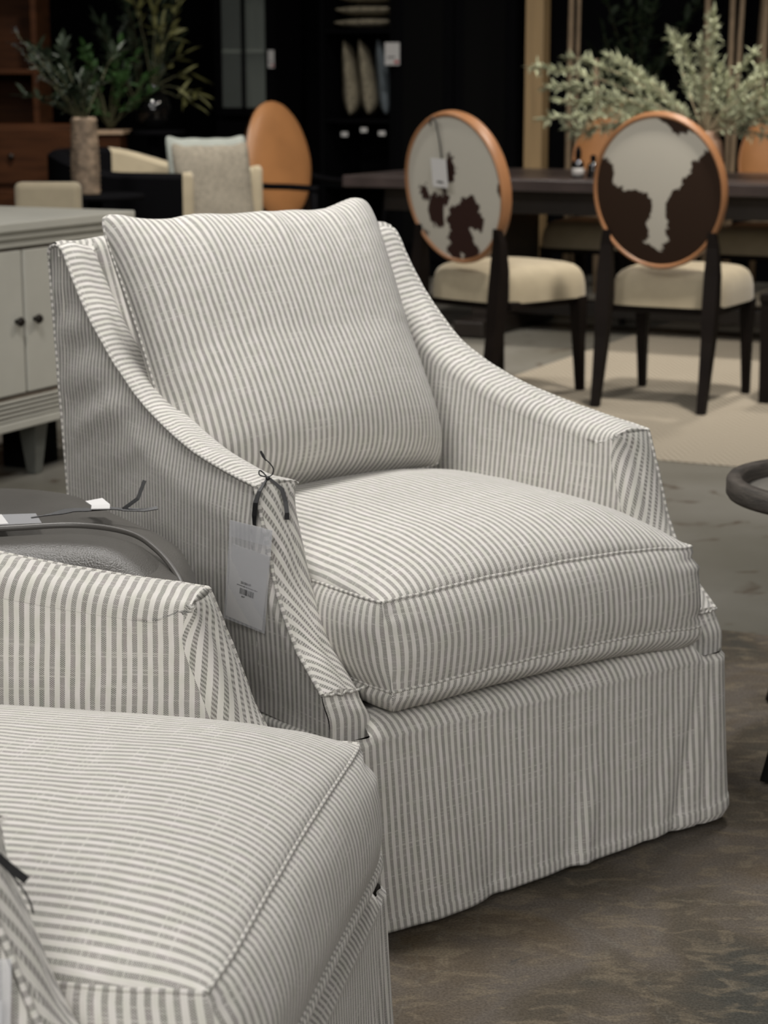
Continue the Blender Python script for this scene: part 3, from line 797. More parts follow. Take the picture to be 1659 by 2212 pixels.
for x, y in ((-.44, .06), (-.44, .42), (-1.5, .06), (-1.5, .42), (-.06, .42)):
    sq_tube('leg', [(x, y, .002), (x, y, .172)], [(.016, .016), (.034, .034)], CABLEG, CB)
box('crate', (0, 0, 0), (.10, .16, .20), BLACKM, bev=.005, rz=G)
o = bpy.data.objects['crate']; o.location = (-1.125, 6.10, .101); tag(o, 'black block standing on the floor under the pale sideboard', 'box')

# ------------------------------------------------------------------ dining chairs
def oval_pts(n, a, b): return [(a*sin(2*PI*k/n), b*cos(2*PI*k/n)) for k in range(n)]
def poly_in(pt, poly):
    x, y = pt; c = False
    for i in range(len(poly)):
        x1, y1 = poly[i]; x2, y2 = poly[i-1]
        if (y1 > y) != (y2 > y) and x < (x2-x1)*(y-y1)/(y2-y1)+x1: c = not c
    return c
HP2 = [(-1.2, .60), (-.88, .50), (-.66, .30), (-.70, .12), (-.53, .02), (-.28, .03), (-.09, -.07), (-.09, -.26), (-.17, -.37), (-.14, -.56), (-.23, -.65), (.04, -.80), (.12, -.62), (.14, -.37), (.12, -.17), (.21, .02), (.39, .11), (.53, .38), (.74, .53), (1.2, .62), (1.2, .9), (.53, .76), (.32, .76), (.04, .93), (.0, 1.3), (-1.3, 1.3)]
BL1 = [(-.03, .25, .13, .17), (.02, .38, .06, .08), (-.60, -.06, .10, .10), (-.42, -.16, .10, .08), (-.40, -.36, .17, .17), (-.30, -.22, .12, .14), (.08, -.42, .24, .20), (.32, -.22, .20, .14), (.38, -.42, .20, .12), (.05, -.68, .26, .20), (.22, -.85, .16, .18), (-.1, -.85, .12, .16), (.98, .0, .10, .07), (-.15, -.1, .08, .10), (-.75, -.62, .08, .05)]
BRN = (.026, .013, .007); WHT = (.50, .475, .41); DRK = (.032, .014, .011)
def hide_col(kind, u, v):
    j1, j2 = .05*nz(u*9, v*9, 1)+.03*nz(u*22, v*22, 2), .05*nz(u*9, v*9, 5)+.03*nz(u*22, v*22, 6)
    if kind == 2: return WHT if poly_in((u+j1, v+j2), HP2) else BRN
    for cx, cy, rx, ry in BL1:
        if ((u+j1*1.4-cx)/rx)**2+((v+j2*1.4-cy)/ry)**2 < 1: return DRK
    return WHT
def dining_chair(kind, label, loc, yaw, group):
    t = thing('dining_chair', label, 'dining chair', (loc[0], loc[1], .002), R(yaw), group)
    # local: front -y ; origin under the seat centre
    # seat
    P = []; N = 28; sw0, sw1, sd = .245, .215, .24
    for i in range(N+1):
        a = sin(PI/2*(-1+2*i/N)); row = []
        for j in range(N+1):
            b = sin(PI/2*(-1+2*j/N))
            w = lerp(sw0, sw1, (b+1)/2); k = 1-.10*abs(a*b)**4
            f = max(0, (1-abs(a)**9)*(1-abs(b)**9))**.36
            row.append((a*w*k, b*sd*k-.01, .372+.132*f+.012*(1-a*a)*(1-b*b)))
        P.append(row)
    grids('seat', [(P, None)], CREAM, t)
    bm = bmesh.new(); add_box(bm, (0, -.01, .362), (.43, .43, .035)); fin(bm, 'seat_rail', DARKLEG, t, bev=.006)
    # round back, leaning
    zc, ha, hb, tk = .800, .247, .282, .026; lean = R(9); yb = .275
    def bp(u, v, d):      # u,v in metres on the back, d = towards the rear
        y = yb + v*sin(lean) + d*cos(lean); z = zc + v*cos(lean) - d*sin(lean); return (u, y, z)
    n = 72; ring = oval_pts(n, 1, 1); P = []
    for k in range(n+1):
        u0, v0 = ring[k % n]; row = []
        for q in range(13):
            a = 2*PI*q/12; rr = 1+.042*cos(a) - .02
            row.append(bp(u0*ha*rr, v0*hb*rr, tk*1.15*sin(a)))
        P.append(row)
    fr = grids('back_frame', [(P, None)], TANP, t)
    # rear panel with hide, front pad in leather
    vs, fs, cols = [], [], []
    nr, na = 56, 168
    for r in range(nr+1):
        for k in range(na):
            q = r/nr*.975; u0, v0 = sin(2*PI*k/na)*q, cos(2*PI*k/na)*q
            vs.append(bp(u0*ha, v0*hb, tk*.72+.012*(1-q*q))); cols.append((-u0, v0))
    for r in range(nr):
        for k in range(na): fs.append((r*na+k, r*na+(k+1) % na, (r+1)*na+(k+1) % na, (r+1)*na+k))
    me = bpy.data.meshes.new('back_panel'); me.from_pydata(vs, [], fs); smooth(me)
    if kind:
        ca = me.color_attributes.new('hide', 'FLOAT_COLOR', 'POINT')
        flat = []
        for u0, v0 in cols: flat += [*hide_col(kind, u0, v0), 1]
        ca.data.foreach_set('color', flat)
    o = link('back_panel', me, HIDE if kind else TAN, t)
    if kind == 2: o['label'] = 'brown cowhide with a white funnel-shaped patch'
    if kind == 1: o['label'] = 'white cowhide with dark brown spots'
    P = []
    for r in range(15):
        q = r/14*.985; row = []
        for k in range(49): row.append(bp(sin(2*PI*k/48)*q*ha, cos(2*PI*k/48)*q*hb, -tk*.6-.030*(1-q**4)))
        P.append(row)
    grids('back_pad', [(P, None)], TAN, t)
    # rear legs run up as posts to the round back
    for sx in (-1, 1):
        x = .205*sx
        sq_tube('rear_leg', [(x, .345, .002), (x, .315, .12), (x, .285, .26), (x, .268, .40), (x*1.0, .262, .50), (x*.99, .262, .60), (x*.98, .272, .655)],
                [(.015, .017), (.018, .022), (.022, .028), (.026, .032), (.026, .026), (.020, .018), (.013, .012)], DARKLEG, t)
        sq_tube('front_leg', [(x*1.03, -.215, .002), (x*1.03, -.20, .20), (x*1.03, -.195, .375)], [(.014, .014), (.019, .019), (.026, .026)], DARKLEG, t)
    return t
GD = 'round-backed dining chairs around the dark table'
dc2 = dining_chair(2, 'dining chair whose round back is brown cowhide with a white central patch', (1.125, 7.42), 153.8, GD)
dc1 = dining_chair(1, 'dining chair whose round back is white cowhide with small dark spots and a hanging tag', (.470, 7.60), 135, GD)
dc0 = dining_chair(0, 'whole tan leather round-backed chair across the table, behind the sage branches', (1.10, 10.05), -26.2, GD)
far2 = dup(dc0, (1.90, 9.66, .002), R(-26.2), 'tan leather round-backed chair across the table, cut by the right edge')
sl_ = thing('stool', 'dark wooden stool at the right edge beside the cowhide chair, only one leg in view', 'stool', (1.655, 7.34, .002), G)
box('seat', (0, 0, .40), (.40, .34, .035), DARKLEG, sl_, bev=.006)
for x in (-.17, .17):
    for y in (-.14, .14): sq_tube('leg', [(x, y, .002), (x, y, .385)], [(.020, .020), (.025, .025)], DARKLEG, sl_)
# tag on the spotted chair
a1 = R(135)
def on_c1(x, y, z):
    return (.470+x*cos(a1)-y*sin(a1), 7.60+x*sin(a1)+y*cos(a1), z)
t4 = thing('hang_tag', 'white tag hanging on a dark cord down the spotted cowhide chair back', 'price tag', (.470, 7.60, 0), a1)
tube('cord', catmull([(.062, .360, 1.030), (.052, .365, 1.058), (.036, .362, 1.052), (.030, .356, 1.02), (.028, .342, .96), (.026, .335, .91)], 4), .0035, PRINT, t4, seg=6)
q4 = [(.066, .352, .912), (-.012, .352, .908), (-.012, .338, .802), (.066, .338, .806)]
cd = quad_slab('paper_card', q4, 0, .0012, WHITEP, t4)
quad_slab('price_print', [quad_pt(q4, a, b) for a, b in ((.3, .78), (.72, .78), (.72, .84), (.3, .84))], .0016, .0006, PRINT, cd)
quad_slab('price_print', [quad_pt(q4, a, b) for a, b in ((.3, .78), (.72, .78), (.72, .84), (.3, .84))], -.0016, .0006, PRINT, cd)

# ------------------------------------------------------------------ dining table
TL = Vector((-.20, 9.42, 0)); TLEN, TW = 3.0, 1.12
DT = thing('dining_table', 'long dark wood trestle dining table behind the cowhide chairs', 'table', TL+Vector((0, 0, .0037)), G)
box('tabletop', (TLEN/2, TW/2, .727), (TLEN, TW, .055), TABLEWOOD, DT, bev=.006)
box('apron', (TLEN/2, TW/2, .645), (TLEN-.34, TW-.22, .11), DARKWOOD, DT, bev=.004)
for x in (.62, TLEN-.62):
    box('pedestal', (x, TW/2, .335), (.14, .52, .51), DARKWOOD, DT, bev=.006)
    box('foot', (x, TW/2, .04), (.16, .94, .078), DARKWOOD, DT, bev=.01)
box('stretcher', (TLEN/2, TW/2, .115), (TLEN-1.38, .10, .07), DARKWOOD, DT, bev=.006)
def T(x, y, z): return TL + B2*x + A2*y + Vector((0, 0, z))
# little bottles on the table
bp_ = T(1.12, .20, .7545)
b1 = None
b1 = thing('dropper_bottle', 'small black bottle with a white label standing on the dark table', 'bottle', bp_, G, 'small black bottles on the table')
lathe('bottle_body', [(.0, 0), (.026, 0), (.028, .004), (.028, .055), (.022, .064), (.011, .070), (.011, .080)], GLOSS, b1, seg=20)
lathe('cap', [(.0, .078), (.014, .078), (.014, .104), (.009, .108), (.007, .118), (.0, .120)], BLACK, b1, seg=16)
lathe('label_sleeve', [(.0285, .012), (.0285, .040)], mat('worn_label', (.32, .31, .30), .7), b1, seg=20)
b1.scale = (1, 1, 1.25)
b2 = thing('dropper_bottle', 'plain small black bottle just right of the labelled one on the table', 'bottle', T(1.175, .25, .7545), G, 'small black bottles on the table')
lathe('bottle_body', [(.0, 0), (.024, 0), (.026, .004), (.026, .048), (.020, .058), (.010, .063), (.010, .070)], GLOSS, b2, seg=20)
lathe('cap', [(.0, .068), (.013, .068), (.013, .088), (.0, .092)], BLACK, b2, seg=16)

b2.scale = (1, 1, 1.2)
# ------------------------------------------------------------------ foliage
def add_leaf(bm, p, d, up, L, w):
    d = Vector(d).normalized(); s = d.cross(Vector(up));
    if s.length < .01: s = Vector((1, 0, 0))
    s.normalize(); n_ = s.cross(d)
    pts = [(0, 0, 0), (.35, .5, .02), (.35, -.5, .02), (.72, .38, .0), (.72, -.38, .0), (1, 0, -.08), (.36, 0, -.06), (.72, 0, -.06)]
    v = [bm.verts.new(p+d*(a*L)+s*(b*w)+n_*(c*L)) for a, b, c in pts]
    bm.faces.new((v[0], v[1], v[6])); bm.faces.new((v[0], v[6], v[2]))
    bm.faces.new((v[1], v[3], v[7], v[6])); bm.faces.new((v[6], v[7], v[4], v[2]))
    bm.faces.new((v[3], v[5], v[7])); bm.faces.new((v[7], v[5], v[4]))
def plant(name, label, cat, base, stems, leafm, stemm, leaf=(.05, .018), dens=30, seed=1, group=None, curl=.15, lo=.35, rad=.003, parent_group=None):
    rnd = random.Random(seed)
    t = thing(name, label, cat, base, 0, group)
    bs, bl = bmesh.new(), bmesh.new()
    for (dx, dy, dz) in stems:
        tip = Vector((dx, dy, dz)); L = tip.length
        mid = tip*.5 + Vector((0, 0, .12*L)) + Vector([rnd.uniform(-.5, .5)*curl*L for _ in range(3)])
        pts = []
        for k in range(9):
            q = k/8; pts.append(mid*(2*q*(1-q))+tip*q*q+Vector((rnd.uniform(-1, 1), rnd.uniform(-1, 1), rnd.uniform(-1, 1)))*.008*q)
        tube_bm(bs, pts, [rad*(1.4-.9*k/8) for k in range(9)], 5)
        for i in range(int(dens*L/.5)):
            q = lo+(1-lo)*rnd.random()**.8; k = min(7, int(q*8)); p = pts[k].lerp(pts[k+1], q*8-k)
            d = (pts[k+1]-pts[k]).normalized()*rnd.uniform(.4, 1.2)+Vector((rnd.gauss(0, .7), rnd.gauss(0, .7), rnd.gauss(.15, .6)))
            add_leaf(bl, p, d, (rnd.uniform(-.6, .6), rnd.uniform(-.6, .6), 1), leaf[0]*rnd.uniform(.6, 1.25), leaf[1]*rnd.uniform(.7, 1.2))
        add_leaf(bl, pts[8], pts[8]-pts[7], (0, 0, 1), leaf[0]*1.2, leaf[1])
    fin(bs, 'stems', stemm, t, sm=True); fin(bl, 'foliage', leafm, t)
    return t
# sage-green branches in a vase on the table
vb = T(1.62, .50, .7545)
vs_ = lathe('ceramic_vase', [(.0, 0), (.06, 0), (.075, .02), (.095, .10), (.085, .17), (.055, .20), (.06, .215), (.053, .215), (.045, .20), (.0, .05)], mat('blush_ceramic', (.30, .19, .13), .5, var=.15), None)
vs_.location = vb; tag(vs_, 'pinkish brown vase holding the sage branches on the dark table', 'vase')
rs = random.Random(3)
stm = []
tips = [(-.80, .30), (-.79, .20), (-.76, .06), (-.70, .34), (-.70, .0), (-.62, .14), (-.55, .06), (-.55, .36), (-.08, .40), (-.36, .14), (-.45, .22), (-.66, .22), (-.60, .08), (-.62, -.02), (-.42, .30), (-.36, .33), (-.20, .44), (-.14, .30), (-.27, .20), (.03, .30), (.0, .50), (.10, .53), (.18, .36), (.28, .30), (.40, .32), (.05, .40),
        (.50, .26), (.58, .22), (.60, .12), (.64, .05), (.55, .02), (.35, .20), (.25, .24), (.42, .14), (.30, .06), (.15, .16), (-.45, .02), (-.30, .04), (-.5, .15), (-.12, .12), (.45, .30), (.20, .10), (.40, -.02), (-.2, .02), (.1, .25), (.0, .18), (.62, .18), (.52, .34)]
for x, z in tips:
    d = B2*x + A2*rs.uniform(-.28, .28); stm.append((d.x, d.y, z+.02))
plant('sage_branch_arrangement', 'bushy arrangement of pale sage-green branches spreading over the dark dining table', 'plant', vb+Vector((0, 0, .19)), stm, DUSTY, STEM, leaf=(.050, .0125), dens=90, seed=5, curl=.12, lo=.25)

# ------------------------------------------------------------------ tan leather host chair at the table's left end
def host_chair():
    t = thing('leather_armchair', 'tan leather oval-backed armchair with curved black wooden arms at the table end', 'armchair', (-.33, 9.95, 0), R(90-38))
    P = []; N = 30; zc, ha, hb = .80, .245, .30; lean = R(9)
    def bp(u, v, d): return (u, .27+v*sin(lean)+d*cos(lean), zc+v*cos(lean)-d*sin(lean))
    for s_ in (-1, 1):
        P = []
        for r in range(17):
            q = r/16; row = []
            for k in range(49):
                u0, v0 = sin(2*PI*k/48)*q, cos(2*PI*k/48)*q
                eg = 1-.10*max(0, v0)*(u0*u0)
                row.append(bp(u0*ha*eg, v0*hb, s_*(.006+.045*sqrt(max(0, 1-q**3)))))
            P.append(row)
        if s_ == -1: pads = [(P, None)]
        else: pads.append((P, None))
    grids('back', pads, TAN, t)
    bm = bmesh.new(); add_box(bm, (0, -.02, .44), (.50, .50, .11)); fin(bm, 'seat', CREAM, t, bev=.03, seg=3)
    bm = bmesh.new(); add_box(bm, (0, -.02, .365), (.47, .47, .05)); fin(bm, 'seat_rail', DARKLEG, t, bev=.005)
    for sx in (-1, 1):
        pts = catmull([(sx*.235, .33, .74), (sx*.30, .25, .705), (sx*.315, .10, .69), (sx*.31, -.08, .69), (sx*.295, -.24, .685)], 5)
        tube('arm', pts, [.022]*len(pts), BLACK, t, seg=10, sx=.7)
        tube('arm_post', [(sx*.295, -.22, .685), (sx*.27, -.20, .40)], .018, BLACK, t)
        sq_tube('rear_leg', [(sx*.21, .35, .002), (sx*.21, .27, .40), (sx*.205, .26, .62)], [(.015, .018), (.025, .03), (.016, .016)], DARKLEG, t)
        sq_tube('front_leg', [(sx*.22, -.22, .002), (sx*.22, -.21, .36)], [(.015, .015), (.026, .026)], DARKLEG, t)
    return t
host_chair()

# ------------------------------------------------------------------ black barrel chair with two cushions
BC = thing('barrel_chair', 'black-backed barrel chair with a cream lining, holding two cushions', 'chair', (-1.10, 8.75, 0), R(90-26.2+6))
def barrel():
    Ro, th = .40, .085; P, Q, Rr, Sx = [], [], [], []
    def ztop(a): return .90-.085*sstep(R(35), R(105), abs(a))
    def pos(a, r, z):
        # straight sides after the half circle ; rear is +y
        if abs(a) <= PI/2: return (r*sin(a), r*cos(a)-.02, z)
        return (r*(1 if a > 0 else -1), -(abs(a)-PI/2)*.40-.02, z)
    n = 60; out, top, inn, fr = [], [], [], []
    for i in range(n+1):
        a = lerp(-R(148), R(148), i/n); zt_ = ztop(a)
        out.append([pos(a, Ro, lerp(.10, zt_-.02, j/10)) for j in range(11)])
        top.append([pos(a, Ro, zt_-.02)] + [pos(a, Ro-th*(j/6), zt_-.02+.022*sin(PI*j/6)) for j in range(7)])
        inn.append([pos(a, Ro-th, lerp(zt_-.02, .35, j/8)) for j in range(9)])
    grids('outer_shell', [(out, None)], BLACK, BC)
    cut = 38
    A_, B_ = ([r for r in top[:cut+1]], [r for r in top[cut:]])
    grids('rim', [(A_, None)], BLACK, BC)
    grids('inner_shell', [(inn[:cut+1], None)], BLACK, BC)
    grids('inner_upholstery', [(B_, None), (inn[cut:], None)], CREAM, BC)
    for sx in (-1, 1):
        y = -(R(148)-PI/2)*.40-.02; P = []
        for j in range(9):
            z = lerp(.12, .80, j/8)
            P.append([(sx*(Ro-th*k/6), y-.028*sin(PI*k/6), z) for k in range(7)])
        r_ = []
        for j in range(1, 5):
            a = PI/2*j/4
            P.append([(sx*(Ro-th*k/6), y-.028*sin(PI*k/6)*cos(a), .80+.022*sin(a)) for k in range(7)])
        grids('arm_front', [(P, None)], CREAM, BC)
    bm = bmesh.new(); add_box(bm, (0, -.05, .36), (.60, .60, .16)); fin(bm, 'seat', CREAM, BC, bev=.03, seg=3)
    for x in (-.28, .28):
        for y in (-.25, .2): sq_tube('leg', [(x, y, .002), (x, y, .12)], [(.015, .015), (.022, .022)], DARKLEG, BC)
barrel()
def loose_cushion(name, label, c, rz, rx, w, h, T_, m, group=None):
    e = thing(name+'_x', '', '')  # temporary frame
    o = build_pillow(None, 2.0+c[0], (-w/2, 0, h/2), (w/2, 0, h/2), (w/2, 0, -h/2), (-w/2, 0, -h/2), T=T_, name=name, m=m, wave=.6)
    bpy.data.objects.remove(e)
    o.location = c; o.rotation_euler = (rx, 0, rz)
    return tag(o, label, 'cushion', group)
loose_cushion('knit_cushion', 'oatmeal knitted cushion leaning in the barrel chair', (-.735, 8.55, .715), R(34), R(-10), .38, .44, .06, KNIT, 'cushions in the barrel chair')
loose_cushion('tufted_cushion', 'pale blue cushion with corner tuft behind the oatmeal one', (-.79, 8.93, .735), R(30), R(-8), .40, .44, .055, PBLUE, 'cushions in the barrel chair')

# ------------------------------------------------------------------ left background
SO = thing('cream_bench_chair', 'low cream upholstered chair back showing just above the pale sideboard', 'chair', (-1.20, 7.05, 0), R(0))
bm = bmesh.new(); add_box(bm, (0, 0, .715), (.235, .07, .25)); fin(bm, 'backrest', CREAM, SO, bev=.022, seg=3)
bm = bmesh.new(); add_box(bm, (0, .14, .42), (.24, .34, .10)); fin(bm, 'seat', CREAM, SO, bev=.02, seg=3)
for x in (-.09, .09):
    sq_tube('leg', [(x, 0, .002), (x, 0, .60)], [(.012, .012), (.014, .014)], DARKLEG, SO); sq_tube('leg', [(x, .28, .002), (x, .28, .38)], [(.012, .012), (.014, .014)], DARKLEG, SO)
# black round table carrying the cane vase
VT = thing('black_side_table', 'round black side table under the tall woven cane vase', 'table', (-1.17, 7.98, 0), 0)
lathe('table_top', [(.0, .725), (.195, .725), (.2, .733), (.2, .742), (.195, .747), (.0, .747)], BLACK, VT)
lathe('pedestal', [(.15, 0), (.15, .02), (.03, .05), (.03, .725)], BLACK, VT)
wv = [(.0, 0), (.058, 0)]
for k in range(31):
    z = .005+k*.0098; wv.append((.056+.0045*(k % 2)-.006*sstep(.1, .3, z), z))
wv += [(.046, .305), (.0, .05)]
o = lathe('woven_vase', wv, WOVEN, None, seg=24); o.location = (-1.205, 7.98, .7475); tag(o, 'tall woven cane vase on the round black side table', 'vase')
rs = random.Random(11)
def spray(n, xs, zs, ys=.15): return [(rs.uniform(*xs), rs.uniform(-ys, ys), rs.uniform(*zs)) for _ in range(n)]
plant('green_foliage', 'loose green foliage with silvery tips rising from the woven cane vase', 'plant', (-1.205, 7.98, 1.03), spray(16, (-.24, .12), (.10, .32)), LEAFD, STEMD, leaf=(.055, .022), dens=38, seed=8, lo=.2)
plant('silvery_sprigs', 'thin silvery sprigs on the left of the cane vase', 'plant', (-1.21, 7.98, 1.03), spray(7, (-.26, -.10), (.12, .36)), LEAFW, STEMD, leaf=(.022, .010), dens=24, seed=9, lo=.4)
# console behind with a glossy vase
CO = thing('brown_console', 'reddish brown wooden console with a pale top behind the cane vase', 'console', (-1.55, 10.3, 0), R(0))
box('console_top', (0, 0, .94), (.44, .36, .02), PALETOP, CO); box('carcass', (0, 0, .47), (.40, .32, .92), BROWNW, CO)
o = lathe('glossy_vase', [(.0, 0), (.05, 0), (.085, .05), (.095, .11), (.08, .17), (.05, .20), (.045, .22), (.05, .23), (.04, .225), (.035, .2), (.0, .05)], GLOSS, None, seg=40)
PT = thing('plant_stand', 'tall black plant stand holding the glossy round vase', 'stand', (-1.22, 10.5, 0), 0)
lathe('stand_top', [(.0, .92), (.17, .92), (.17, .945), (.0, .945)], BLACK, PT); lathe('stand_column', [(.14, 0), (.14, .02), (.03, .04), (.03, .92)], BLACK, PT)
o.location = (-1.22, 10.5, .9455); tag(o, 'glossy black round vase catching two lamp highlights', 'vase')
plant('yellow_green_plant', 'yellow-green long-leaved branches leaning right out of the glossy black vase', 'plant', (-1.22, 10.5, 1.16), [(.16, 0, .18), (.22, .05, .08), (.24, -.05, -.02), (.20, 0, -.08), (.02, 0, .52), (.14, .05, .42), (-.1, 0, .55), (.06, .06, .30)], LEAFY, STEMD, leaf=(.10, .030), dens=12, seed=4, lo=.45)
plant('bright_green_plant', 'brighter green leafy plant between the cane vase and the glossy vase', 'plant', (-1.42, 10.3, .952), spray(14, (-.20, .24), (.10, .42)), LEAFG, STEMD, leaf=(.06, .032), dens=26, seed=14, lo=.4)
HP = plant('hanging_greenery', 'dim tall greenery against the dark wall above the glossy vase', 'plant', (-1.32, 11.0, .95), spray(12, (-.25, .35), (.35, .80)), LEAFD, STEMD, leaf=(.09, .03), dens=16, seed=15, lo=.4)
# big brown bookcase at the far left
BK = thing('brown_bookcase', 'tall reddish brown wooden bookcase at the upper left edge', 'bookcase', (-1.90, 9.9, 0), 0)
box('side_panel', (.205, 0, 1.1), (.03, .40, 2.2), BROWNW, BK); box('side_panel', (-.305, 0, 1.1), (.03, .40, 2.2), BROWNW, BK); box('back_panel', (-.05, .19, 1.1), (.5, .02, 2.2), BROWNW, BK)
for z in (.06, .72, 1.24, 1.8, 2.19): box('shelf', (-.05, 0, z), (.485, .38, .025), BROWNW, BK)
CH = thing('brown_chest', 'low reddish brown chest of drawers in the dark left background', 'chest of drawers', (-1.70, 9.25, 0), 0)
box('carcass', (0, 0, .50), (.62, .40, 1.0), BROWNW, CH)
for z in (.30, .58, .86):
    d = box('drawer', (0, -.205, z), (.57, .02, .25), BROWNW, CH); kk = lathe('knob', [(.0, 0), (.012, 0), (.014, .018), (.0, .022)], KNOB, d, seg=12); kk.rotation_euler = (R(90), 0, 0); kk.location = (0, -.215, z)

# ------------------------------------------------------------------ back wall units
def W(s, d, z=0):       # point along the back wall line
    return Vector((0, 12.4, 0)) + B2*s + A2*d + Vector((0, 0, z))
def px_s(px, d=0):      # not used for placement of small things; distance along the wall seen at a pixel column
    k = (px-829.5)/4310; # X = k*Y
    o = Vector((0, 12.4, 0))+A2*d
    return (k*o.y-o.x)/(B2.x-k*B2.y)
def unit(name, label, cat, s0, s1, depth, h, parts, z0=0):
    t = thing(name, label, cat, W((s0+s1)/2, 0, z0), G)
    w = s1-s0
    box('side_panel', (-w/2+.015, depth/2, h/2), (.03, depth, h), BLACK, t); box('side_panel', (w/2-.015, depth/2, h/2), (.03, depth, h), BLACK, t)
    box('back_panel', (0, depth-.01, h/2), (w, .02, h), BLACK, t)
    parts(t, w); return t
# glass fronted hutch
sA, sB = px_s(468), px_s(594)
def hutch(t, w):
    for z in (1.02, 1.39, 1.76, 2.1, .04): box('shelf', (0, .17, z), (w-.06, .32, .02), INNER if .5 < z < 2 else BLACK, t)
    box('interior_lining', (0, .325, 1.58), (w-.07, .008, 1.12), INNER, t)
    d = box('glass_door', (0, -.012, 1.58), (w-.02, .008, 1.14), GLASS, t, bev=0)
    bm = bmesh.new()
    for xx, ww in ((-w/2+.028, .05), (w/2-.028, .05), (0, .022)): add_box(bm, (xx, -.018, 1.58), (ww, .02, 1.16))
    for z in (1.01, 2.16): add_box(bm, (0, -.018, z), (w-.02, .02, .05))
    fin(bm, 'door_frame', BLACK, d, bev=.002)
    for x in (-w/4, w/4): box('lower_door', (x, -.012, .50), (w/2-.01, .02, .90), BLACK, t)
unit('glass_hutch', 'narrow tall black hutch with a glass door and pale interior in the dark background', 'cabinet', sA, sB, .36, 2.25, hutch)
# open cushion shelf
sC, sD = px_s(690), px_s(850)
def openshelf(t, w):
    for z in (.12, .55, .955, 1.505, 2.1, 2.4): box('shelf', (0, .26, z), (w-.06, .50, .025), BLACK, t)
CS = unit('cushion_display_shelf', 'open black display shelf holding upright and stacked cushions', 'shelf', sC, sD, .54, 2.45, openshelf)
mid = (sC+sD)/2
ups = [(-.185, PTEX, 'textured cream cushion standing upright, first from the left on the black shelf', 5), (-.065, PTEX, 'textured cream cushion standing upright, second from the left on the black shelf', 8), (.060, PDARK, 'slate blue cushion standing upright at the right on the black shelf', 7)]
for k, (dx, m_, lb, tl_) in enumerate(ups):
    o = build_pillow(None, 20+k, (-.20, 0, .235), (.20, 0, .235), (.20, 0, -.235), (-.20, 0, -.235), T=.066, name='upright_cushion', m=m_, wave=.5, ex=.6)
    p = W(mid+dx, .27, 1.215); o.location = p; o.rotation_euler = (0, R(-tl_), G+R(90)+R(14)); tag(o, lb, 'cushion', 'cushions standing on the black shelf')
    o.rotation_euler = (Matrix.Rotation(G, 4, 'Z') @ Matrix.Rotation(R(-tl_), 4, 'Y') @ Matrix.Rotation(R(90+22), 4, 'Z')).to_euler()
for k, (z, m_) in enumerate(((1.562, PTEX), (1.640, PTEX), (1.718, PTEX))):
    o = build_pillow(None, 30+k, (-.20, 0, .20), (.20, 0, .20), (.20, 0, -.20), (-.20, 0, -.20), T=.04, name='stacked_cushion', m=m_, wave=.5)
    o.location = W(mid+.005*k, .27, z); o.rotation_euler = (R(90), 0, G+R(3*k))
    tag(o, ['lowest flat cushion of the stack on the upper black shelf', 'middle flat cushion of the stack on the upper black shelf', 'topmost flat cushion of the stack on the upper black shelf'][k], 'cushion', 'cushions stacked on the upper shelf')
for k, px in enumerate((745, 787, 826)):
    s_ = px_s(px, -.005); o = box('shelf_tag', (0, 0, 0), (.045, .003, .028), WHITEP, bev=0)
    z = CAMH-((288, 279, 286)[k]-183)/4310*(W(s_, -.005).y)
    o.location = W(s_, -.012, z); o.rotation_euler = (0, 0, G); tag(o, ['small white tag under the first upright cushion', 'small white tag under the second upright cushion', 'small white tag under the slate blue cushion'][k], 'tag', 'tags under the upright cushions')
# dark armoire right of it
sE, sF = px_s(852), px_s(1118)
AR = thing('black_armoire', 'wide black armoire behind the dining table, left of the pale post', 'armoire', W((sE+sF)/2, 0), G)
wA = sF-sE
box('carcass', (0, .25, 1.25), (wA, .5, 2.5), BLACK, AR)
for x in (-wA/4, wA/4):
    d = box('door', (x, -.012, 1.25), (wA/2-.01, .022, 2.3), BLACK, AR); box('door_panel', (x, -.026, 1.25), (wA/2-.14, .01, 2.1), BLACKM, d)
# white price cards on hutch and armoire
def wall_card(px, py, w, h, label):
    s_ = px_s(px, -.04); p = W(s_, -.045); z = CAMH-(py-183)/4310*p.y
    t = thing('price_card', label, 'price card', (p.x, p.y, z), G); c_ = box('paper_card', (0, 0, 0), (w, .003, h), WHITEP, t, bev=0)
    box('red_mark', (w*.3, -.003, -h*.36), (w*.3, .002, h*.12), REDP, c_, bev=0); box('text_lines', (-w*.05, -.003, -h*.15), (w*.5, .002, h*.05), PRINT, c_, bev=0)
wall_card(848, 118, .10, .135, 'white price card with a red mark right of the cushion shelf')
wall_card(587, 129, .045, .11, 'narrow white price card on the black glass hutch')
# pale post and poles
pp = Vector((.83, 11.2, 0)); POST = box('timber_post', (0, 0, 0), (.105, .105, 2.6), POSTW, bev=.004, rz=0)
POST.location = (.8430, 11.0, 1.301); POST.rotation_euler = (0, 0, G); tag(POST, 'pale square timber post standing behind the dining table', 'post')
def pole(name, px, y, x2, r, label, z0=0, z1=2.3):
    x = (px-829.5)/4310*y
    o = tube(name, [(0, 0, z0), (x2*.5, .02, (z0+z1)/2), (x2, 0, z1)], [r, r*.85, r*.7], POLEW, None, seg=10); o.location = (x, y, .001)
    return tag(o, label, 'pole', 'pale wooden poles behind the table')
pole('wooden_pole', 1229, 11.4, .01, .020, 'thin pale pole, first right of the timber post')
pole('wooden_pole', 1244, 11.6, .015, .014, 'thinnest pale pole, second right of the timber post')
pole('wooden_pole', 1298, 11.3, -.03, .020, 'short-looking pale pole behind the sage branches, third from the post', z1=1.32)
pole('wooden_pole', 1538, 11.4, -.05, .024, 'pale pole behind the right half of the sage branches')
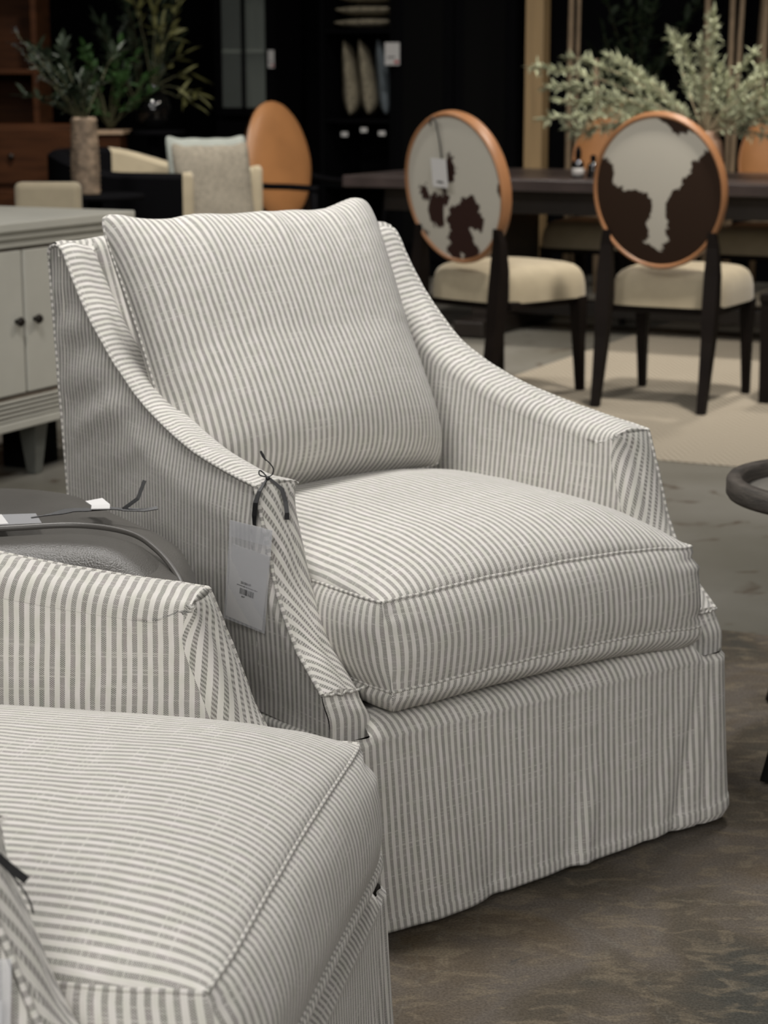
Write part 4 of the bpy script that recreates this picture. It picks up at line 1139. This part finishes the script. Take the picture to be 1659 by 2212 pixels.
pole('wooden_pole', 1580, 11.3, -.01, .020, 'left leg of the narrow V of pale poles')
pole('wooden_pole', 1583, 11.2, .055, .018, 'right leg of the narrow V of pale poles')
pole('wooden_pole', 1636, 11.3, .05, .028, 'thickest pale pole at the right edge')
pole('wooden_pole', 1618, 11.4, .09, .018, 'slanted pale pole crossing behind the one at the right edge')
rs = random.Random(21)
plant('background_ficus', 'dark leafy plant in the gloom behind the sage branches', 'plant', (1.45, 11.6, .98), spray(14, (-.3, .38), (.10, .75), .1), LEAFD, STEMD, leaf=(.08, .035), dens=26, seed=16, lo=.3)
o = lathe('plant_pot', [(.0, 0), (.16, 0), (.20, .95), (.17, .97), (.0, .9)], BLACKM, None); o.location = (1.45, 11.6, .001); tag(o, 'tall black planter holding the dark leafy plant behind the poles', 'planter')

# ------------------------------------------------------------------ rugs and room
def slab(name, pts, z0, z1, m):
    bm = bmesh.new(); lo = [bm.verts.new((x, y, z0)) for x, y in pts]; hi = [bm.verts.new((x, y, z1)) for x, y in pts]
    n = len(pts); bm.faces.new(lo[::-1]); bm.faces.new(hi)
    for k in range(n): bm.faces.new((lo[k], lo[(k+1) % n], hi[(k+1) % n], hi[k]))
    return fin(bm, name, m)
r1 = slab('vintage_rug', [tuple((Vector((.78, 4.13, 0))+B2*a+A2*b)[:2]) for a, b in ((-1.9, -3.4), (1.6, -3.4), (1.6, 0), (-1.9, 0))], .0005, .0042, rug_material())
tag(r1, 'faded brown vintage rug with pale leaf motifs under the striped armchairs', 'rug')
me_ = bpy.data.meshes.new('herringbone_rug')
r2 = box('herringbone_rug', (0, 0, 0), (4.6, 5.4, .003), herring_material(), bev=0)
r2.rotation_euler = (0, 0, G); cpos = Vector((1.04, 6.07, 0))+A2*2.7+B2*1.0; r2.location = (cpos.x, cpos.y, .0021)
tag(r2, 'light beige herringbone rug under the dining set', 'rug')
fl = box('floor', (0, 5.5, -.05), (14, 19, .1), floor_material(), bev=0); struct(fl)
H = 3.6
def wallp(name, c, s, rz=0): o = box(name, (0, 0, 0), s, WALLM, bev=0); o.location = c; o.rotation_euler = (0, 0, rz); return struct(o)
wc = Vector((0, 12.4, 0))+A2*.62
wallp('wall_back', (wc.x+B2.x*0, wc.y, H/2), (13.0, .1, H), G)
wallp('wall_left', (-6.9, 5.5, H/2), (.1, 19, H)); wallp('wall_right', (6.9, 5.5, H/2), (.1, 19, H)); wallp('wall_front', (0, -3.95, H/2), (14, .1, H))
o = box('ceiling', (0, 5.5, H+.05), (14, 19, .1), CEILM, bev=0); struct(o)

# ------------------------------------------------------------------ light: the shop's ceiling lamps, plus two added fills in front
def area(name, loc, size, power, col=(1, .93, .84), target=None, spread=None):
    ld = bpy.data.lights.new(name, 'AREA'); ld.energy = power; ld.color = col; ld.shape = 'DISK'; ld.size = size
    if spread: ld.spread = R(spread)
    o = bpy.data.objects.new(name, ld); C.objects.link(o); o.location = loc
    tgt = Vector(target if target else (loc[0], loc[1], 0)); o.rotation_euler = (tgt-Vector(loc)).to_track_quat('-Z', 'Y').to_euler()
    return o
LC = (1, .975, .945)
area('ceiling_or_fill_light', (-.75, 3.3, 3.3), .7, 66, LC, target=(.0, 2.8, .3))
area('ceiling_or_fill_light', (.9, 4.0, 3.4), .6, 34, LC, target=(.3, 3.2, .4))
area('ceiling_or_fill_light', (-1.0, -1.4, 2.7), 2.2, 88, LC, target=(.1, 2.6, .3))  # unseen soft fill added behind the camera, hung below the ceiling
area('ceiling_or_fill_light', (1.7, -.9, 2.2), 1.6, 46, LC, target=(.3, 2.5, .15))  # unseen low fill added at front right to brighten the skirt
area('ceiling_or_fill_light', (-2.2, 4.8, 3.3), .6, 34, LC, target=(-1.2, 6.0, .3))
area('ceiling_or_fill_light', (1.5, 6.2, 3.4), .28, 42, (1, .93, .84), target=(1.1, 7.6, .2), spread=110)
area('ceiling_or_fill_light', (2.0, 8.6, 3.4), .28, 34, (1, .93, .84), target=(1.4, 9.0, .4), spread=110)
area('ceiling_or_fill_light', (-1.0, 7.6, 3.4), .20, 24, (1, .95, .88), target=(-.7, 9.0, .6), spread=90)
area('ceiling_or_fill_light', (.2, 10.2, 3.4), .2, 6, (1, .95, .88), target=(-.2, 12, 1.2), spread=100)
w = bpy.data.worlds.new('world'); bpy.context.scene.world = w; w.use_nodes = True
w.node_tree.nodes['Background'].inputs[0].default_value = (.02, .02, .022, 1)
vs = bpy.context.scene.view_settings
vs.view_transform = 'Standard'; vs.look = 'None'; vs.exposure = 0; vs.gamma = 1; vs.use_curve_mapping = False
